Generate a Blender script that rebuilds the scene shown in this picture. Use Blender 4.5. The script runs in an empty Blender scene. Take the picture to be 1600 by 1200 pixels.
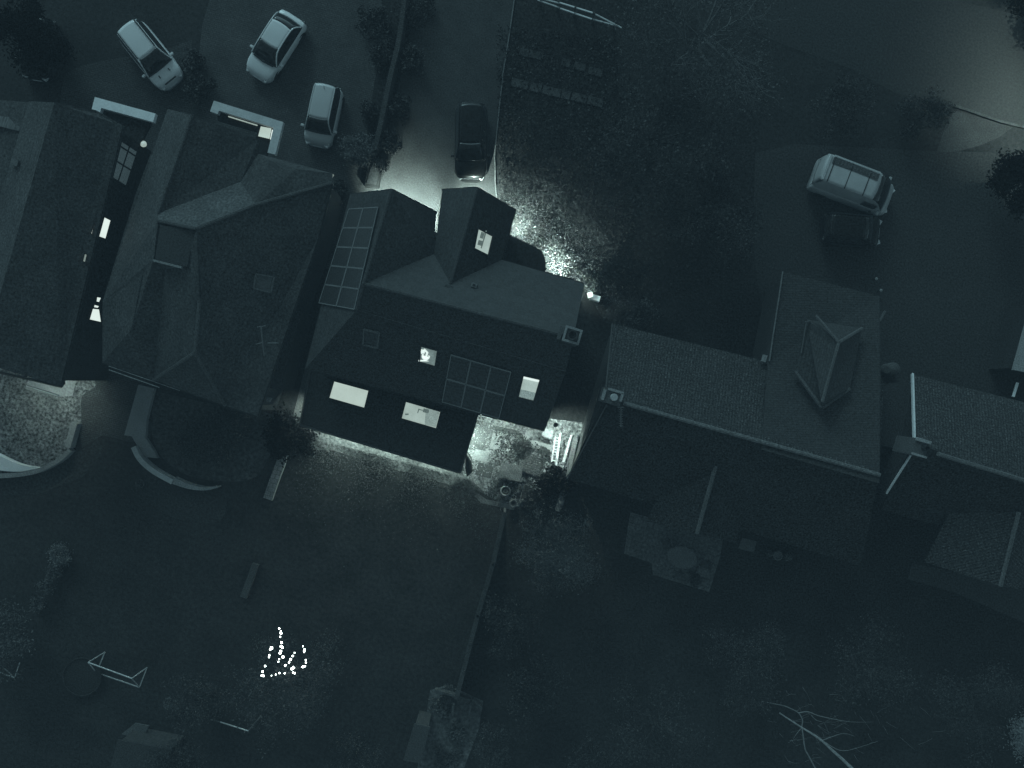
import bpy, bmesh, math, random
import numpy as np
from mathutils import Vector, Matrix
R = math.radians
random.seed(7); rng = np.random.default_rng(11)
sc = bpy.context.scene
COL = sc.collection
H = 45.0      # flying height of the camera
F = 1260.0    # focal length in photo pixels (1600 wide)
TH = R(16.5)  # the street grid is turned by this angle

# ---------------------------------------------------------------- survey helpers
def P(px, py, z=0.0):
    "plan position of something seen at photo pixel (px,py) and standing z metres high"
    s = (H - z) / F
    return Vector(((px-800)*s, -(py-600)*s, z))
def plane3(a, b, c):
    n = (b-a).cross(c-a).normalized()
    if n.z < 0: n = -n
    return (a, n)
def on(px, py, pl, lift=0.0):
    o = Vector((0,0,H)); d = Vector(((px-800)/F, -(py-600)/F, -1))
    t = (pl[0]-o).dot(pl[1]) / d.dot(pl[1])
    return o + d*t + pl[1]*lift

# ---------------------------------------------------------------- materials
MATS = {}
def sp_scale(gs): return gs*.8
LIFT = (.0058,.0116,.0153)   # haze painted into the unlit materials as a faint glow to lift blacks
def M(name, v, rough=.85, var=.25, vs=.6, grain=.35, gs=14, pat=None, spec=.3, tint=(1,1,1),
      pw=.3, ph=.3, mortar=.02, mdark=.55, bump=.3, metal=0, emit=0, ecol=(.80,1,.9), coat=0, sp=0):
    if name in MATS: return MATS[name]
    v = v*(.6+.4*min(1,max(0,(v-.12)/.35)))
    m = bpy.data.materials.new(name); m.use_nodes = True
    nt = m.node_tree; N = nt.nodes; L = nt.links
    b = N['Principled BSDF']
    b.inputs['Roughness'].default_value = rough
    b.inputs['Specular IOR Level'].default_value = spec
    b.inputs['Metallic'].default_value = metal
    b.inputs['Coat Weight'].default_value = coat
    b.inputs['Coat Roughness'].default_value = .08
    uv = N.new('ShaderNodeTexCoord')
    def noise(scale, det, src='UV'):
        n = N.new('ShaderNodeTexNoise'); n.inputs['Scale'].default_value = scale
        n.inputs['Detail'].default_value = det; n.inputs['Roughness'].default_value = .65
        L.new(uv.outputs[src], n.inputs['Vector']); return n.outputs['Fac']
    def math_(op, a, c, d=None):
        n = N.new('ShaderNodeMath'); n.operation = op
        for i, x in enumerate((a, c, d)):
            if x is None: continue
            if isinstance(x, (int, float)): n.inputs[i].default_value = x
            else: L.new(x, n.inputs[i])
        return n.outputs[0]
    a = noise(vs, 5); g = noise(gs, 3)
    f1 = math_('MULTIPLY_ADD', math_('SUBTRACT', a, .5), var*3.2, 1.0)
    f2 = math_('MULTIPLY_ADD', math_('SUBTRACT', g, .5), grain*(6.0 if v < .3 else 3.0), 1.0)
    f = math_('MULTIPLY', math_('MAXIMUM', f1, .15), math_('MAXIMUM', f2, .15))
    hgt = g
    if pat in ('brick', 'tile', 'slab'):
        br = N.new('ShaderNodeTexBrick')
        br.inputs['Scale'].default_value = 1
        br.inputs['Brick Width'].default_value = pw; br.inputs['Row Height'].default_value = ph
        br.inputs['Mortar Size'].default_value = mortar; br.inputs['Mortar Smooth'].default_value = .4
        br.inputs['Color1'].default_value = (1.08,)*3+(1,); br.inputs['Color2'].default_value = (.88,)*3+(1,)
        br.inputs['Mortar'].default_value = (mdark,)*3+(1,)
        L.new(uv.outputs['UV'], br.inputs['Vector'])
        bw = N.new('ShaderNodeRGBToBW'); L.new(br.outputs['Color'], bw.inputs[0])
        f = math_('MULTIPLY', f, bw.outputs[0])
        hgt = math_('MULTIPLY_ADD', br.outputs['Fac'], -1.5, g)
    if pat == 'crazy':
        vo = N.new('ShaderNodeTexVoronoi'); vo.feature = 'DISTANCE_TO_EDGE'; vo.inputs['Scale'].default_value = 1/pw
        L.new(uv.outputs['UV'], vo.inputs['Vector'])
        v2 = N.new('ShaderNodeTexVoronoi'); v2.inputs['Scale'].default_value = 1/pw
        L.new(uv.outputs['UV'], v2.inputs['Vector'])
        bw = N.new('ShaderNodeRGBToBW'); L.new(v2.outputs['Color'], bw.inputs[0])
        e = math_('MINIMUM', math_('MULTIPLY', vo.outputs['Distance'], 14), 1)
        f = math_('MULTIPLY', f, math_('MULTIPLY_ADD', e, 1-mdark, mdark))
        f = math_('MULTIPLY', f, math_('MULTIPLY_ADD', bw.outputs[0], .9, .5))
        hgt = math_('MULTIPLY_ADD', e, .8, g)
    if pat == 'rib':   # pantiled rib pattern across the eaves
        wv = N.new('ShaderNodeTexWave'); wv.inputs['Scale'].default_value = 1/(pw*3.14159*2)*3.14159
        wv.inputs['Distortion'].default_value = .6; wv.inputs['Detail'].default_value = 1
        L.new(uv.outputs['UV'], wv.inputs['Vector'])
        br = N.new('ShaderNodeTexBrick'); br.inputs['Brick Width'].default_value = pw; br.inputs['Row Height'].default_value = ph
        br.inputs['Scale'].default_value = 1; br.inputs['Mortar Size'].default_value = mortar
        br.inputs['Color1'].default_value = (1.2,)*3+(1,); br.inputs['Color2'].default_value = (.85,)*3+(1,)
        br.inputs['Mortar'].default_value = (mdark,)*3+(1,)
        L.new(uv.outputs['UV'], br.inputs['Vector'])
        bw = N.new('ShaderNodeRGBToBW'); L.new(br.outputs['Color'], bw.inputs[0])
        f = math_('MULTIPLY', f, bw.outputs[0])
        f = math_('MULTIPLY', f, math_('MULTIPLY_ADD', wv.outputs['Fac'], .5, .75))
        hgt = math_('MULTIPLY_ADD', wv.outputs['Fac'], 1.0, g)
    if sp: f = math_('MULTIPLY', f, math_('MULTIPLY_ADD', math_('GREATER_THAN', noise(sp_scale(gs), 1), .66), sp, 1.0))
    mix = N.new('ShaderNodeVectorMath'); mix.operation = 'SCALE'
    mix.inputs[0].default_value = tuple(v*t for t in tint); L.new(f, mix.inputs['Scale'])
    L.new(mix.outputs[0], b.inputs['Base Color'])
    if bump:
        bp = N.new('ShaderNodeBump'); bp.inputs['Strength'].default_value = bump; bp.inputs['Distance'].default_value = .03
        L.new(hgt, bp.inputs['Height']); L.new(bp.outputs[0], b.inputs['Normal'])
    if emit:
        em = N.new('ShaderNodeVectorMath'); em.operation = 'SCALE'; em.inputs[0].default_value = ecol
        L.new(f, em.inputs['Scale']); L.new(em.outputs[0], b.inputs['Emission Color'])
        b.inputs['Emission Strength'].default_value = emit
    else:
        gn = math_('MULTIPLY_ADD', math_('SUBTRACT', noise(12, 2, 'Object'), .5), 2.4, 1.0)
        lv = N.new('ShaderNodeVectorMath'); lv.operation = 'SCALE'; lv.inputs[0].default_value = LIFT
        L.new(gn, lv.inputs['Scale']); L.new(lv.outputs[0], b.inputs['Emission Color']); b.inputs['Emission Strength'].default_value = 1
    MATS[name] = m; return m

lawn   = M('lawn', .040, var=.5, vs=.5, grain=.35, gs=5, spec=.25)
lawn_l = M('lit_lawn', .06, sp=.8, var=.5, vs=1.1, grain=.55, gs=6, spec=.25)
soil   = M('soil', .034, sp=1.0, var=.45, vs=.8, grain=.7, gs=6, spec=.2)
tarmac = M('tarmac', .072, var=.5, vs=.55, grain=.35, gs=12, spec=.3)
roadm  = M('road_tarmac', .05, var=.25, vs=.15, grain=.3, gs=8, spec=.3)
gravel = M('gravel', .06, var=.25, vs=.3, grain=.45, gs=9)
block  = M('block_paving', .10, var=.5, vs=.5, grain=.4, gs=12, pat='brick', pw=.22, ph=.11, mortar=.012, mdark=.5)
blockd = M('dark_block_paving', .085, var=.55, vs=.5, grain=.4, gs=12, pat='brick', pw=.22, ph=.11, mortar=.012, mdark=.5)
terr   = M('terrace_paving', .17, var=.8, vs=1.1, grain=.9, gs=6, pat='slab', pw=.45, ph=.3, mortar=.015, mdark=.8)
crazy  = M('crazy_paving', .22, var=.85, vs=1.0, grain=.7, gs=6, pat='crazy', pw=.36, mdark=.5, sp=.5)
slabm  = M('concrete_slab', .17, var=.25, vs=1.2, grain=.25, gs=10)
slabdk = M('dark_slab', .09, var=.25, vs=1.2, grain=.3, gs=10)
pale   = M('pale_stone', .26, var=.3, vs=1.5, grain=.25, gs=9)
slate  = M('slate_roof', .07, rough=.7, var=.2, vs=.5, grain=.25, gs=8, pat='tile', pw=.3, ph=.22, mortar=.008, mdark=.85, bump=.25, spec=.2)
slate_shaded = M('shaded_slate_roof', .05, rough=.7, var=.12, vs=.5, grain=.12, gs=8, pat='tile', pw=.3, ph=.22, mortar=.008, mdark=.85, bump=.25, spec=.15)  # slate copy with shade painted into its colour, for slopes away from the moon
tileB  = M('clay_tile_roof', .074, var=.5, vs=.6, grain=.55, gs=8, pat='tile', pw=.27, ph=.2, mortar=.012, mdark=.75)
tileC  = M('weathered_tile_roof', .08, var=.5, vs=.6, grain=.55, gs=8, pat='tile', pw=.27, ph=.2, mortar=.012, mdark=.75)
pan    = M('pantile_roof', .055, sp=1.2, var=.25, vs=.5, grain=1.0, gs=11, pat='rib', pw=.24, ph=.34, mortar=.015, mdark=.7, bump=.35)
panridge = M('ridge_tile', .17, var=.4, vs=3, grain=.5, gs=8)
felt   = M('flat_roof_felt', .045, rough=.9, var=.1, grain=.12, gs=6, spec=.1, bump=.1)
brickw = M('brick_wall', .10, pat='brick', pw=.22, ph=.08, mortar=.01, mdark=1.3)
render = M('rendered_wall', .30, var=.15)
darkw  = M('dark_wall', .045, var=.15)
white  = M('white_paint', .82, rough=.5, var=.12, vs=2, grain=.12, gs=10)
whited = M('weathered_white_paint', .55, rough=.6, var=.2, vs=2, grain=.2, gs=10)
cream  = M('aluminium_frame', .22, rough=.45, var=.2, vs=2, grain=.15)
dark   = M('dark_plastic', .03, rough=.5, var=.1, grain=.1, bump=0)
glass  = M('dark_glass', .03, rough=.08, var=.1, grain=.0, bump=0, spec=.5)
glassr = M('rooflight_glass', .12, rough=.25, var=.2, grain=.1, bump=0, spec=.5)
cells  = M('solar_cells', .045, rough=.3, var=.1, grain=.1, pat='slab', pw=.16, ph=.16, mortar=.012, mdark=1.6, bump=0, spec=.3)
bark   = M('bark', .13, var=.3, vs=4, grain=.3)
barkp  = M('pale_bark', .32, var=.4, vs=4, grain=.4, gs=7)
barkd  = M('dark_bark', .045, var=.3, vs=4, grain=.3)
wood   = M('weathered_wood', .11, var=.35, vs=2, grain=.35, gs=9)
woodd  = M('dark_wood', .07, var=.35, vs=2, grain=.35, gs=9)
steel  = M('galvanised_steel', .45, rough=.45, var=.1, grain=.1, bump=0)
clay   = M('clay_pot', .22, var=.25, grain=.2)
tyre   = M('tyre_rubber', .03, bump=0)
lit    = M('lit_blind', .5, var=.10, vs=1.2, grain=.06, gs=14, emit=.50, ecol=(.82,1,.89), bump=0)
lit2   = M('lit_room_floor', .5, var=.2, vs=1.2, grain=.08, gs=14, emit=.40, ecol=(.80,1,.9), bump=0)
lit3   = M('dim_lit_room', .3, var=.5, vs=1.5, grain=.1, gs=14, emit=.16, ecol=(.72,1,.95), bump=0)
litw   = M('bright_lamp_lit_glass', .5, var=.1, grain=.05, emit=.85, ecol=(.86,1,.93), bump=0)
shadei = M('room_fitting', .12, var=.3, emit=.12, ecol=(.7,1,.95), bump=0)
spill_e = M('spill_glow_glass', .4, var=.25, vs=.8, grain=.05, emit=22, ecol=(.72,1,.90), bump=0)
bulb_m = M('bulb', .5, var=0, grain=0, emit=13, ecol=(.88,1,.95), bump=0)
wirem  = M('cable', .05, bump=0)
def leafm(n, v, spec=.25, rough=.6): return M(n, v, rough=rough, var=.35, vs=1.2, grain=.5, gs=7, spec=spec, bump=0)
leaf_d = leafm('dark_foliage', .038); leaf_m = leafm('mid_foliage', .07); leaf_p = leafm('pale_foliage', .15)
leaf_k = leafm('black_foliage', .010, .05, .9); leaf_l = leafm('glossy_foliage', .12, .6, .35)

# ---------------------------------------------------------------- object helpers
def tag(o, label=None, cat=None, group=None, kind=None):
    if label: o['label'] = label
    if cat: o['category'] = cat
    if group: o['group'] = group
    if kind: o['kind'] = kind
    return o
def thing(name, loc, label, cat, group=None, rz=0):
    o = bpy.data.objects.new(name, None); COL.objects.link(o)
    o.empty_display_size = .3; o.location = loc; o.rotation_euler = (0,0,rz)
    return tag(o, label, cat, group)
CT, ST = math.cos(TH), math.sin(TH)
def set_uv(me):
    uvl = me.uv_layers.new(name='UVMap')
    for p in me.polygons:
        n = p.normal
        if n.z > .995 or n.z < -.995 or n.length < .5: u = Vector((CT,-ST,0))
        else: u = Vector((-n.y, n.x, 0)).normalized()
        v = n.cross(u)
        for li in p.loop_indices:
            c = me.vertices[me.loops[li].vertex_index].co
            uvl.data[li].uv = (c.dot(u), c.dot(v))
def world_off(parent):
    off = Vector((0,0,0)); p = parent
    while p is not None: off += Vector(p.location); p = p.parent
    return off
def mesh(name, verts, faces, mat, parent=None, local=False, smooth=False, uv=True, solid=0, bevel=0):
    used = sorted({i for f in faces for i in f}); ren = {u:i for i,u in enumerate(used)}
    verts = [verts[i] for i in used]; faces = [tuple(ren[i] for i in f) for f in faces]
    vs = [Vector(v) for v in verts]
    if parent is not None and not local:
        off = world_off(parent); vs = [v-off for v in vs]
    loc = None
    if parent is None and vs and name not in ('ground',):
        a = Vector((min(v.x for v in vs)+max(v.x for v in vs), min(v.y for v in vs)+max(v.y for v in vs), 2*min(v.z for v in vs)))/2
        loc = a; vs = [v-a for v in vs]
    me = bpy.data.meshes.new(name); me.from_pydata(vs, [], faces)
    me.materials.append(mat); me.update()
    if name == 'roof' and solid:
        for p_ in me.polygons:
            if p_.normal.z < 0: p_.flip()
        me.update()
    if uv: set_uv(me)
    if smooth:
        me.polygons.foreach_set('use_smooth', [True]*len(me.polygons))
    o = bpy.data.objects.new(name, me); COL.objects.link(o)
    if loc is not None: o.location = loc
    if parent is not None: o.parent = parent
    if solid:
        md = o.modifiers.new('thick', 'SOLIDIFY'); md.thickness = solid; md.offset = -1
    if bevel:
        md = o.modifiers.new('bev', 'BEVEL'); md.width = bevel; md.segments = 2; md.limit_method = 'ANGLE'
    return o
class G:
    "collects geometry for one mesh"
    def __init__(s): s.v = []; s.f = []
    def add(s, vs, fs):
        k = len(s.v); s.v += [Vector(v) for v in vs]; s.f += [tuple(i+k for i in f) for f in fs]; return s
    def box(s, c, size, rz=0, rx=0):
        x,y,z = [d/2 for d in size]; m = Matrix.Rotation(rz,3,'Z') @ Matrix.Rotation(rx,3,'X')
        vs = [Vector(c)+m@Vector((a*x,b*y,e*z)) for e in (-1,1) for a,b in ((-1,-1),(1,-1),(1,1),(-1,1))]
        return s.add(vs, [(3,2,1,0),(4,5,6,7),(0,1,5,4),(1,2,6,5),(2,3,7,6),(3,0,4,7)])
    def prism(s, pts, z0, z1):
        "vertical prism from a plan polygon"
        a = sum(pts[i].x*pts[(i+1)%len(pts)].y - pts[(i+1)%len(pts)].x*pts[i].y for i in range(len(pts)))
        if a < 0: pts = pts[::-1]
        n = len(pts)
        vs = [(p.x,p.y,z0) for p in pts]+[(p.x,p.y,z1) for p in pts]
        fs = [tuple(range(n-1,-1,-1)), tuple(range(n,2*n))]+[(i,(i+1)%n,n+(i+1)%n,n+i) for i in range(n)]
        return s.add(vs, fs)
    def slab(s, pts, n, t):
        "polygon pts pushed out along n by t"
        k = len(pts); n = n.normalized()
        fn = (pts[1]-pts[0]).cross(pts[2]-pts[1])
        if fn.dot(n) < 0: pts = pts[::-1]
        vs = [p for p in pts]+[p+n*t for p in pts]
        return s.add(vs, [tuple(range(k-1,-1,-1)), tuple(range(k,2*k))]+[(i,(i+1)%k,k+(i+1)%k,k+i) for i in range(k)])
    def tube(s, pts, radii, n=6):
        pts = [Vector(p) for p in pts]
        if isinstance(radii, (int,float)): radii = [radii]*len(pts)
        vs = []; fs = []
        for i,p in enumerate(pts):
            d = (pts[min(i+1,len(pts)-1)]-pts[max(i-1,0)]).normalized()
            a = d.orthogonal().normalized() if abs(d.z) > .95 else Vector((-d.y,d.x,0)).normalized()
            b = d.cross(a)
            for k in range(n):
                t = 2*math.pi*k/n; vs.append(p+(a*math.cos(t)+b*math.sin(t))*radii[i])
        for i in range(len(pts)-1):
            for k in range(n):
                fs.append((i*n+k, i*n+(k+1)%n, (i+1)*n+(k+1)%n, (i+1)*n+k))
        fs.append(tuple(range(n-1,-1,-1))); fs.append(tuple(range((len(pts)-1)*n, len(pts)*n)))
        return s.add(vs, fs)
    def bar(s, a, b, w, h, up=Vector((0,0,1))):
        "rectangular bar from a to b"
        a = Vector(a); b = Vector(b); d = (b-a).normalized()
        sd = d.cross(up).normalized(); u2 = sd.cross(d)
        vs = [q+sd*x*w/2+u2*y*h/2 for q in (a,b) for x,y in ((-1,-1),(1,-1),(1,1),(-1,1))]
        return s.add(vs, [(0,1,2,3),(7,6,5,4),(0,4,5,1),(1,5,6,2),(2,6,7,3),(3,7,4,0)])
    def lathe(s, c, prof, n=20):
        c = Vector(c); vs = []; fs = []
        for r,z in prof:
            for k in range(n):
                t = 2*math.pi*k/n; vs.append(c+Vector((r*math.cos(t), r*math.sin(t), z)))
        for i in range(len(prof)-1):
            for k in range(n): fs.append((i*n+k,i*n+(k+1)%n,(i+1)*n+(k+1)%n,(i+1)*n+k))
        return s.add(vs, fs)
    def build(s, name, mat, parent=None, **k): return mesh(name, s.v, s.f, mat, parent, **k)
def sheet(name, pts, mat, z=0.004, kind='structure', thick=0, **k):
    g = G(); q = [P(*p) for p in pts]
    if thick: g.prism(q, 0, thick)
    else:
        a = sum(q[i].x*q[(i+1)%len(q)].y - q[(i+1)%len(q)].x*q[i].y for i in range(len(q)))
        if a < 0: q = q[::-1]
        g.add([(p.x,p.y,z) for p in q], [tuple(range(len(q)))])
    o = g.build(name, mat, **k)
    if kind: o['kind'] = kind
    return o
def inset(pts, d):
    a = sum(pts[i].x*pts[(i+1)%len(pts)].y - pts[(i+1)%len(pts)].x*pts[i].y for i in range(len(pts)))
    if a < 0: pts = pts[::-1]
    out = []; n = len(pts)
    for i in range(n):
        p0,p1,p2 = pts[i-1],pts[i],pts[(i+1)%n]
        e1 = (p1-p0); e1.z = 0; e1.normalize(); e2 = (p2-p1); e2.z = 0; e2.normalize()
        n1 = Vector((-e1.y,e1.x,0)); n2 = Vector((-e2.y,e2.x,0)); b = (n1+n2)
        if b.length < .2: b = n1
        b.normalize(); out.append(p1 + b*d/max(.4, b.dot(n1)))
    return out
def arc_px(pts, n=10):
    "Catmull-Rom through points"
    out = []
    for i in range(len(pts)-1):
        p0 = pts[max(i-1,0)]; p1 = pts[i]; p2 = pts[i+1]; p3 = pts[min(i+2,len(pts)-1)]
        for k in range(n):
            t = k/n
            out.append(tuple(.5*((2*b)+(-a+c)*t+(2*a-5*b+4*c-d)*t*t+(-a+3*b-3*c+d)*t**3) for a,b,c,d in zip(p0,p1,p2,p3)))
    out.append(tuple(pts[-1])); return out
def ribbon(name, px_pts, w, h, mat, parent=None, z=0, taper=None, **k):
    "a low wall or kerb following a line of points"
    c = [P(*p) for p in px_pts]; L_, R_ = [], []
    for i,p in enumerate(c):
        d = (c[min(i+1,len(c)-1)]-c[max(i-1,0)]).normalized(); s = Vector((-d.y,d.x,0))*w/2
        if taper: s = s*taper(i/(len(c)-1))
        L_.append(p+s); R_.append(p-s)
    g = G(); n = len(c); vs = []
    for a,b in zip(L_,R_): vs += [(a.x,a.y,z),(b.x,b.y,z),(b.x,b.y,z+h),(a.x,a.y,z+h)]
    fs = [(0,1,2,3),(4*n-1,4*n-2,4*n-3,4*n-4)]
    for i in range(n-1):
        for q in range(4): fs.append((4*i+(q+1)%4, 4*i+q, 4*i+4+q, 4*i+4+(q+1)%4))
    return g.add(vs, fs).build(name, mat, parent, **k)

# ---------------------------------------------------------------- foliage
def leaf_quads(cent, size, flat=.5):
    n = len(cent)
    d1 = rng.normal(size=(n,3)); d1[:,2] *= flat; d1 /= np.linalg.norm(d1,axis=1)[:,None]
    d2 = np.cross(d1, rng.normal(size=(n,3))); d2[:,2] *= flat; d2 /= np.linalg.norm(d2,axis=1)[:,None]
    s = (size*(.5+rng.random(n)))[:,None]
    a = d1*s; b = d2*s*.55
    v = np.stack([cent-a, cent-b*.9, cent+a, cent+b], 1).reshape(-1,3)
    f = np.arange(4*n).reshape(-1,4)
    return v, f
def np_mesh(name, v, f, mat, parent=None, off=None):
    me = bpy.data.meshes.new(name); nv, nf = len(v), len(f)
    me.vertices.add(nv); me.vertices.foreach_set('co', v.astype(np.float32).ravel())
    me.loops.add(nf*4); me.loops.foreach_set('vertex_index', f.astype(np.int32).ravel())
    me.polygons.add(nf); me.polygons.foreach_set('loop_start', np.arange(0,nf*4,4,dtype=np.int32))
    me.materials.append(mat); uvl = me.uv_layers.new(name='UVMap')
    me.update(calc_edges=True)
    uvl.data.foreach_set('uv', v[f.ravel()][:,:2].astype(np.float32).ravel())
    o = bpy.data.objects.new(name, me); COL.objects.link(o)
    if parent: o.parent = parent
    if off is not None: o.location = off
    return o
def clump_points(n, rx, ry, rz, clumps=14, spread=.33, hollow=.35):
    k = rng.normal(size=(clumps,3)); k /= np.linalg.norm(k,axis=1)[:,None]
    k *= (hollow+(1-hollow)*rng.random(clumps)**.6)[:,None]
    cs = spread*(.6+.8*rng.random(clumps))
    i = rng.integers(0,clumps,n); p = k[i]*.8 + rng.normal(size=(n,3))*cs[i][:,None]*.55
    return p*np.array([rx,ry,rz])
def bush(name, px, py, r, h, n, mat, label, cat='bush', size=.07, group=None, clumps=14, ry=None, rz=0, stem=True):
    b = P(px,py,0); t = thing(name, b, label, cat, group, rz)
    p = clump_points(n, r, ry or r, h/2, clumps); p[:,2] += h/2; p = p[p[:,2] > .02]
    v,f = leaf_quads(p, size); np_mesh('foliage', v, f, mat, t)
    if stem:
        g = G()
        for i in range(5):
            a = rng.random()*6.28; g.tube([(0,0,0),(math.cos(a)*r*.3,math.sin(a)*r*.3,h*.4),(math.cos(a)*r*.6,math.sin(a)*(ry or r)*.6,h*.8)],[.03,.02,.008],5)
        g.build('stem', barkd, t, local=True)
    return t
def tree(name, px, py, r, h, label, bk=bark, lf=None, nleaf=3000, size=.07, limbs=9, levels=3, twig=5, group=None, z0=.25, drop=.0, lean=0, cat='tree'):
    b = P(px,py,0); t = thing(name, b, label, cat, group)
    g = G(); tips = []
    tw = G()
    def grow(p, d, L, rad, lev):
        n = 4; pts = [p]; q = p.copy(); dd = d.copy()
        for i in range(n):
            dd = (dd + Vector(rng.normal(size=3))*.16 + Vector((0,0,.03))).normalized()
            q = q + dd*L/n; pts.append(q.copy())
        rr = [rad*(1-.7*i/n) for i in range(n+1)]
        (g if lev < 2 else tw).tube(pts, rr, 6 if lev == 0 else (4 if lev == 1 else 3))
        if lev >= levels: tips.append(pts[-1]); tips.append(pts[2]); return
        for k in range(twig):
            f = .3+.7*(k+rng.random()*.6)/twig; i = min(n-1, int(f*n))
            s = pts[i].lerp(pts[i+1], f*n-i if f < 1 else 0)
            nd = (dd*.75 + Vector(rng.normal(size=3))*.62); nd.z = nd.z*.7+.05; nd.normalize()
            grow(s, nd, L*(.42+.25*rng.random()), rad*.42, lev+1)
        tips.append(pts[-1])
    hb = h*z0
    g.tube([(0,0,0),(.05,0,hb*.5),(0.1*lean,.05,hb),(.2*lean,.1,h*.62)],[h*.028,h*.024,h*.022,h*.01],8)
    for k in range(limbs):
        a = 2*math.pi*(k+rng.random()*.7)/limbs; el = .25+.9*rng.random()*(k%3)/2
        d = Vector((math.cos(a)*math.cos(el), math.sin(a)*math.cos(el), math.sin(el)))
        grow(Vector((.1*lean*.5,.03,hb+(h*.4)*rng.random())), d, r*.62*(.8+.4*rng.random()), h*.012, 1)
    g.build('trunk', bk, t, local=True)
    if tw.v: tw.build('branches', bk, t, local=True)
    if lf and nleaf:
        T = np.array([[p.x,p.y,p.z] for p in tips]); i = rng.integers(0,len(T),nleaf)
        c = T[i] + rng.normal(size=(nleaf,3))*(.05*r+.12)
        v,f = leaf_quads(c, size); np_mesh('crown', v, f, lf, t)
    return t

# ================================================================= GROUND
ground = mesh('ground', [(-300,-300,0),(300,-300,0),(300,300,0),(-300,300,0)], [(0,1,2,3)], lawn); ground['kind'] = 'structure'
sheet('driveway', [(92,172),(100,116),(130,102),(170,93),(215,87),(262,76),(300,62),(300,150),(330,175),(330,300),(200,330),(92,300)], blockd, .006)
sheet('driveway', [(318,190),(308,110),(316,40),(338,-40),(620,-40),(600,60),(585,130),(572,215),(560,300),(520,420),(420,420),(318,300)], block, .010)
sheet('driveway', [(655,-60),(815,-60),(803,10),(794,60),(785,115),(778,180),(772,240),(773,290),(780,330),(785,420),(560,420),(556,300),(575,250),(605,150),(630,60)], tarmac, .014)
sheet('road', [(930,-60),(1080,10),(1230,72),(1330,108),(1400,146),(1490,166),(1600,201),(1900,290),(1900,110),(1600,26),(1500,2),(1400,-60)], roadm, .006)
sheet('driveway', [(1492,172),(1582,199),(1562,214),(1530,228),(1490,238),(1463,238),(1478,195)], tarmac, .010)
sheet('driveway', [(1175,240),(1240,225),(1440,235),(1600,240),(1700,300),(1700,640),(1420,640),(1210,600),(1180,420)], gravel, .005)
sheet('verge', [(780,-60),(960,-60),(1130,60),(1200,120),(1180,240),(1175,420),(1000,480),(880,440),(780,330),(773,290),(773,240),(786,115),(804,10)], soil, .008)
sheet('planting_bed', [(700,-60),(600,-60),(590,130),(575,215),(563,290),(590,262),(600,230),(622,140),(640,60),(655,-60)], soil, .018)
sheet('path', [(100,560),(205,560),(240,600),(235,690),(200,690),(160,680),(128,700),(120,640)], blockd, .010)
sheet('terrace', arc_px([(-60,600),(-60,742),(0,742),(60,733),(104,706),(126,664),(128,620),(150,600),(120,560),(60,560),(-60,560)],4), terr, .014)
sheet('path', [(436,480),(466,484),(440,610),(432,640),(402,640)], slabdk, .012)
sheet('path', [(480,560),(494,560),(490,600),(470,680),(450,680),(463,630)], slabm, .012)
sheet('patio', [(735,640),(910,660),(908,700),(895,745),(878,795),(790,790),(738,762),(716,742),(726,700)], crazy, .012)
sheet('patio_edging', [(716,741),(742,752),(738,765),(760,780),(806,790),(803,797),(752,786),(722,756)], slabm, .016)
sheet('path', arc_px([(462,650),(600,690),(735,735),(741,757),(700,757),(660,742),(620,735),(590,722),(560,716),(520,704),(490,702),(468,690)],3), M('mottled_path',.125,var=.8,vs=1.3,grain=.6,gs=6), .006)  # pale blotchy strip along the extension wall
sheet('patio', [(985,800),(1130,842),(1125,870),(1108,925),(1020,898),(1018,880),(975,865),(980,830)], M('old_patio', .165, var=.45, vs=.7, grain=.5, gs=7, pat='slab', pw=.6, ph=.45, mortar=.02, mdark=.7), .008)
sheet('patio', [(1160,840),(1182,846),(1178,863),(1153,857)], slabm, .008)
sheet('patio', [(1425,880),(1500,895),(1600,920),(1640,990),(1490,925),(1418,905)], slabdk, .008)
sheet('yard', [(672,1078),(700,1070),(755,1095),(748,1140),(725,1200),(700,1260),(640,1260),(660,1160)], M('rough_yard', .15, var=.6, vs=1.2, grain=.5, gs=5), .006)
sheet('path', [(0,742),(60,735),(110,712),(150,690),(165,700),(130,745),(60,772),(-40,776),(-40,744)], M('mossy_path',.052,var=.5,grain=.5,gs=7), .008)
sheet('path', arc_px([(222,740),(240,790),(285,813),(345,813),(350,765),(300,768),(255,748),(222,725)],4), M('terrace_gravel', .046, var=.3, grain=.4, gs=7), .006)
sheet('planting_bed', arc_px([(246,612),(236,650),(240,690),(262,724),(300,745),(350,752),(400,745),(430,690),(432,650),(350,635),(246,612)],3), M('bed_ground', .078, var=.55, vs=.6, grain=.6, gs=5), .010)

sheet('planting_bed', arc_px([(776,292),(800,270),(870,290),(950,370),(990,470),(960,520),(905,440),(840,400),(780,380),(776,292)],4), M('ivy_ground', .050, var=.75, vs=1.3, grain=.7, gs=6, sp=1.5, spec=.3), .03)
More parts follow.
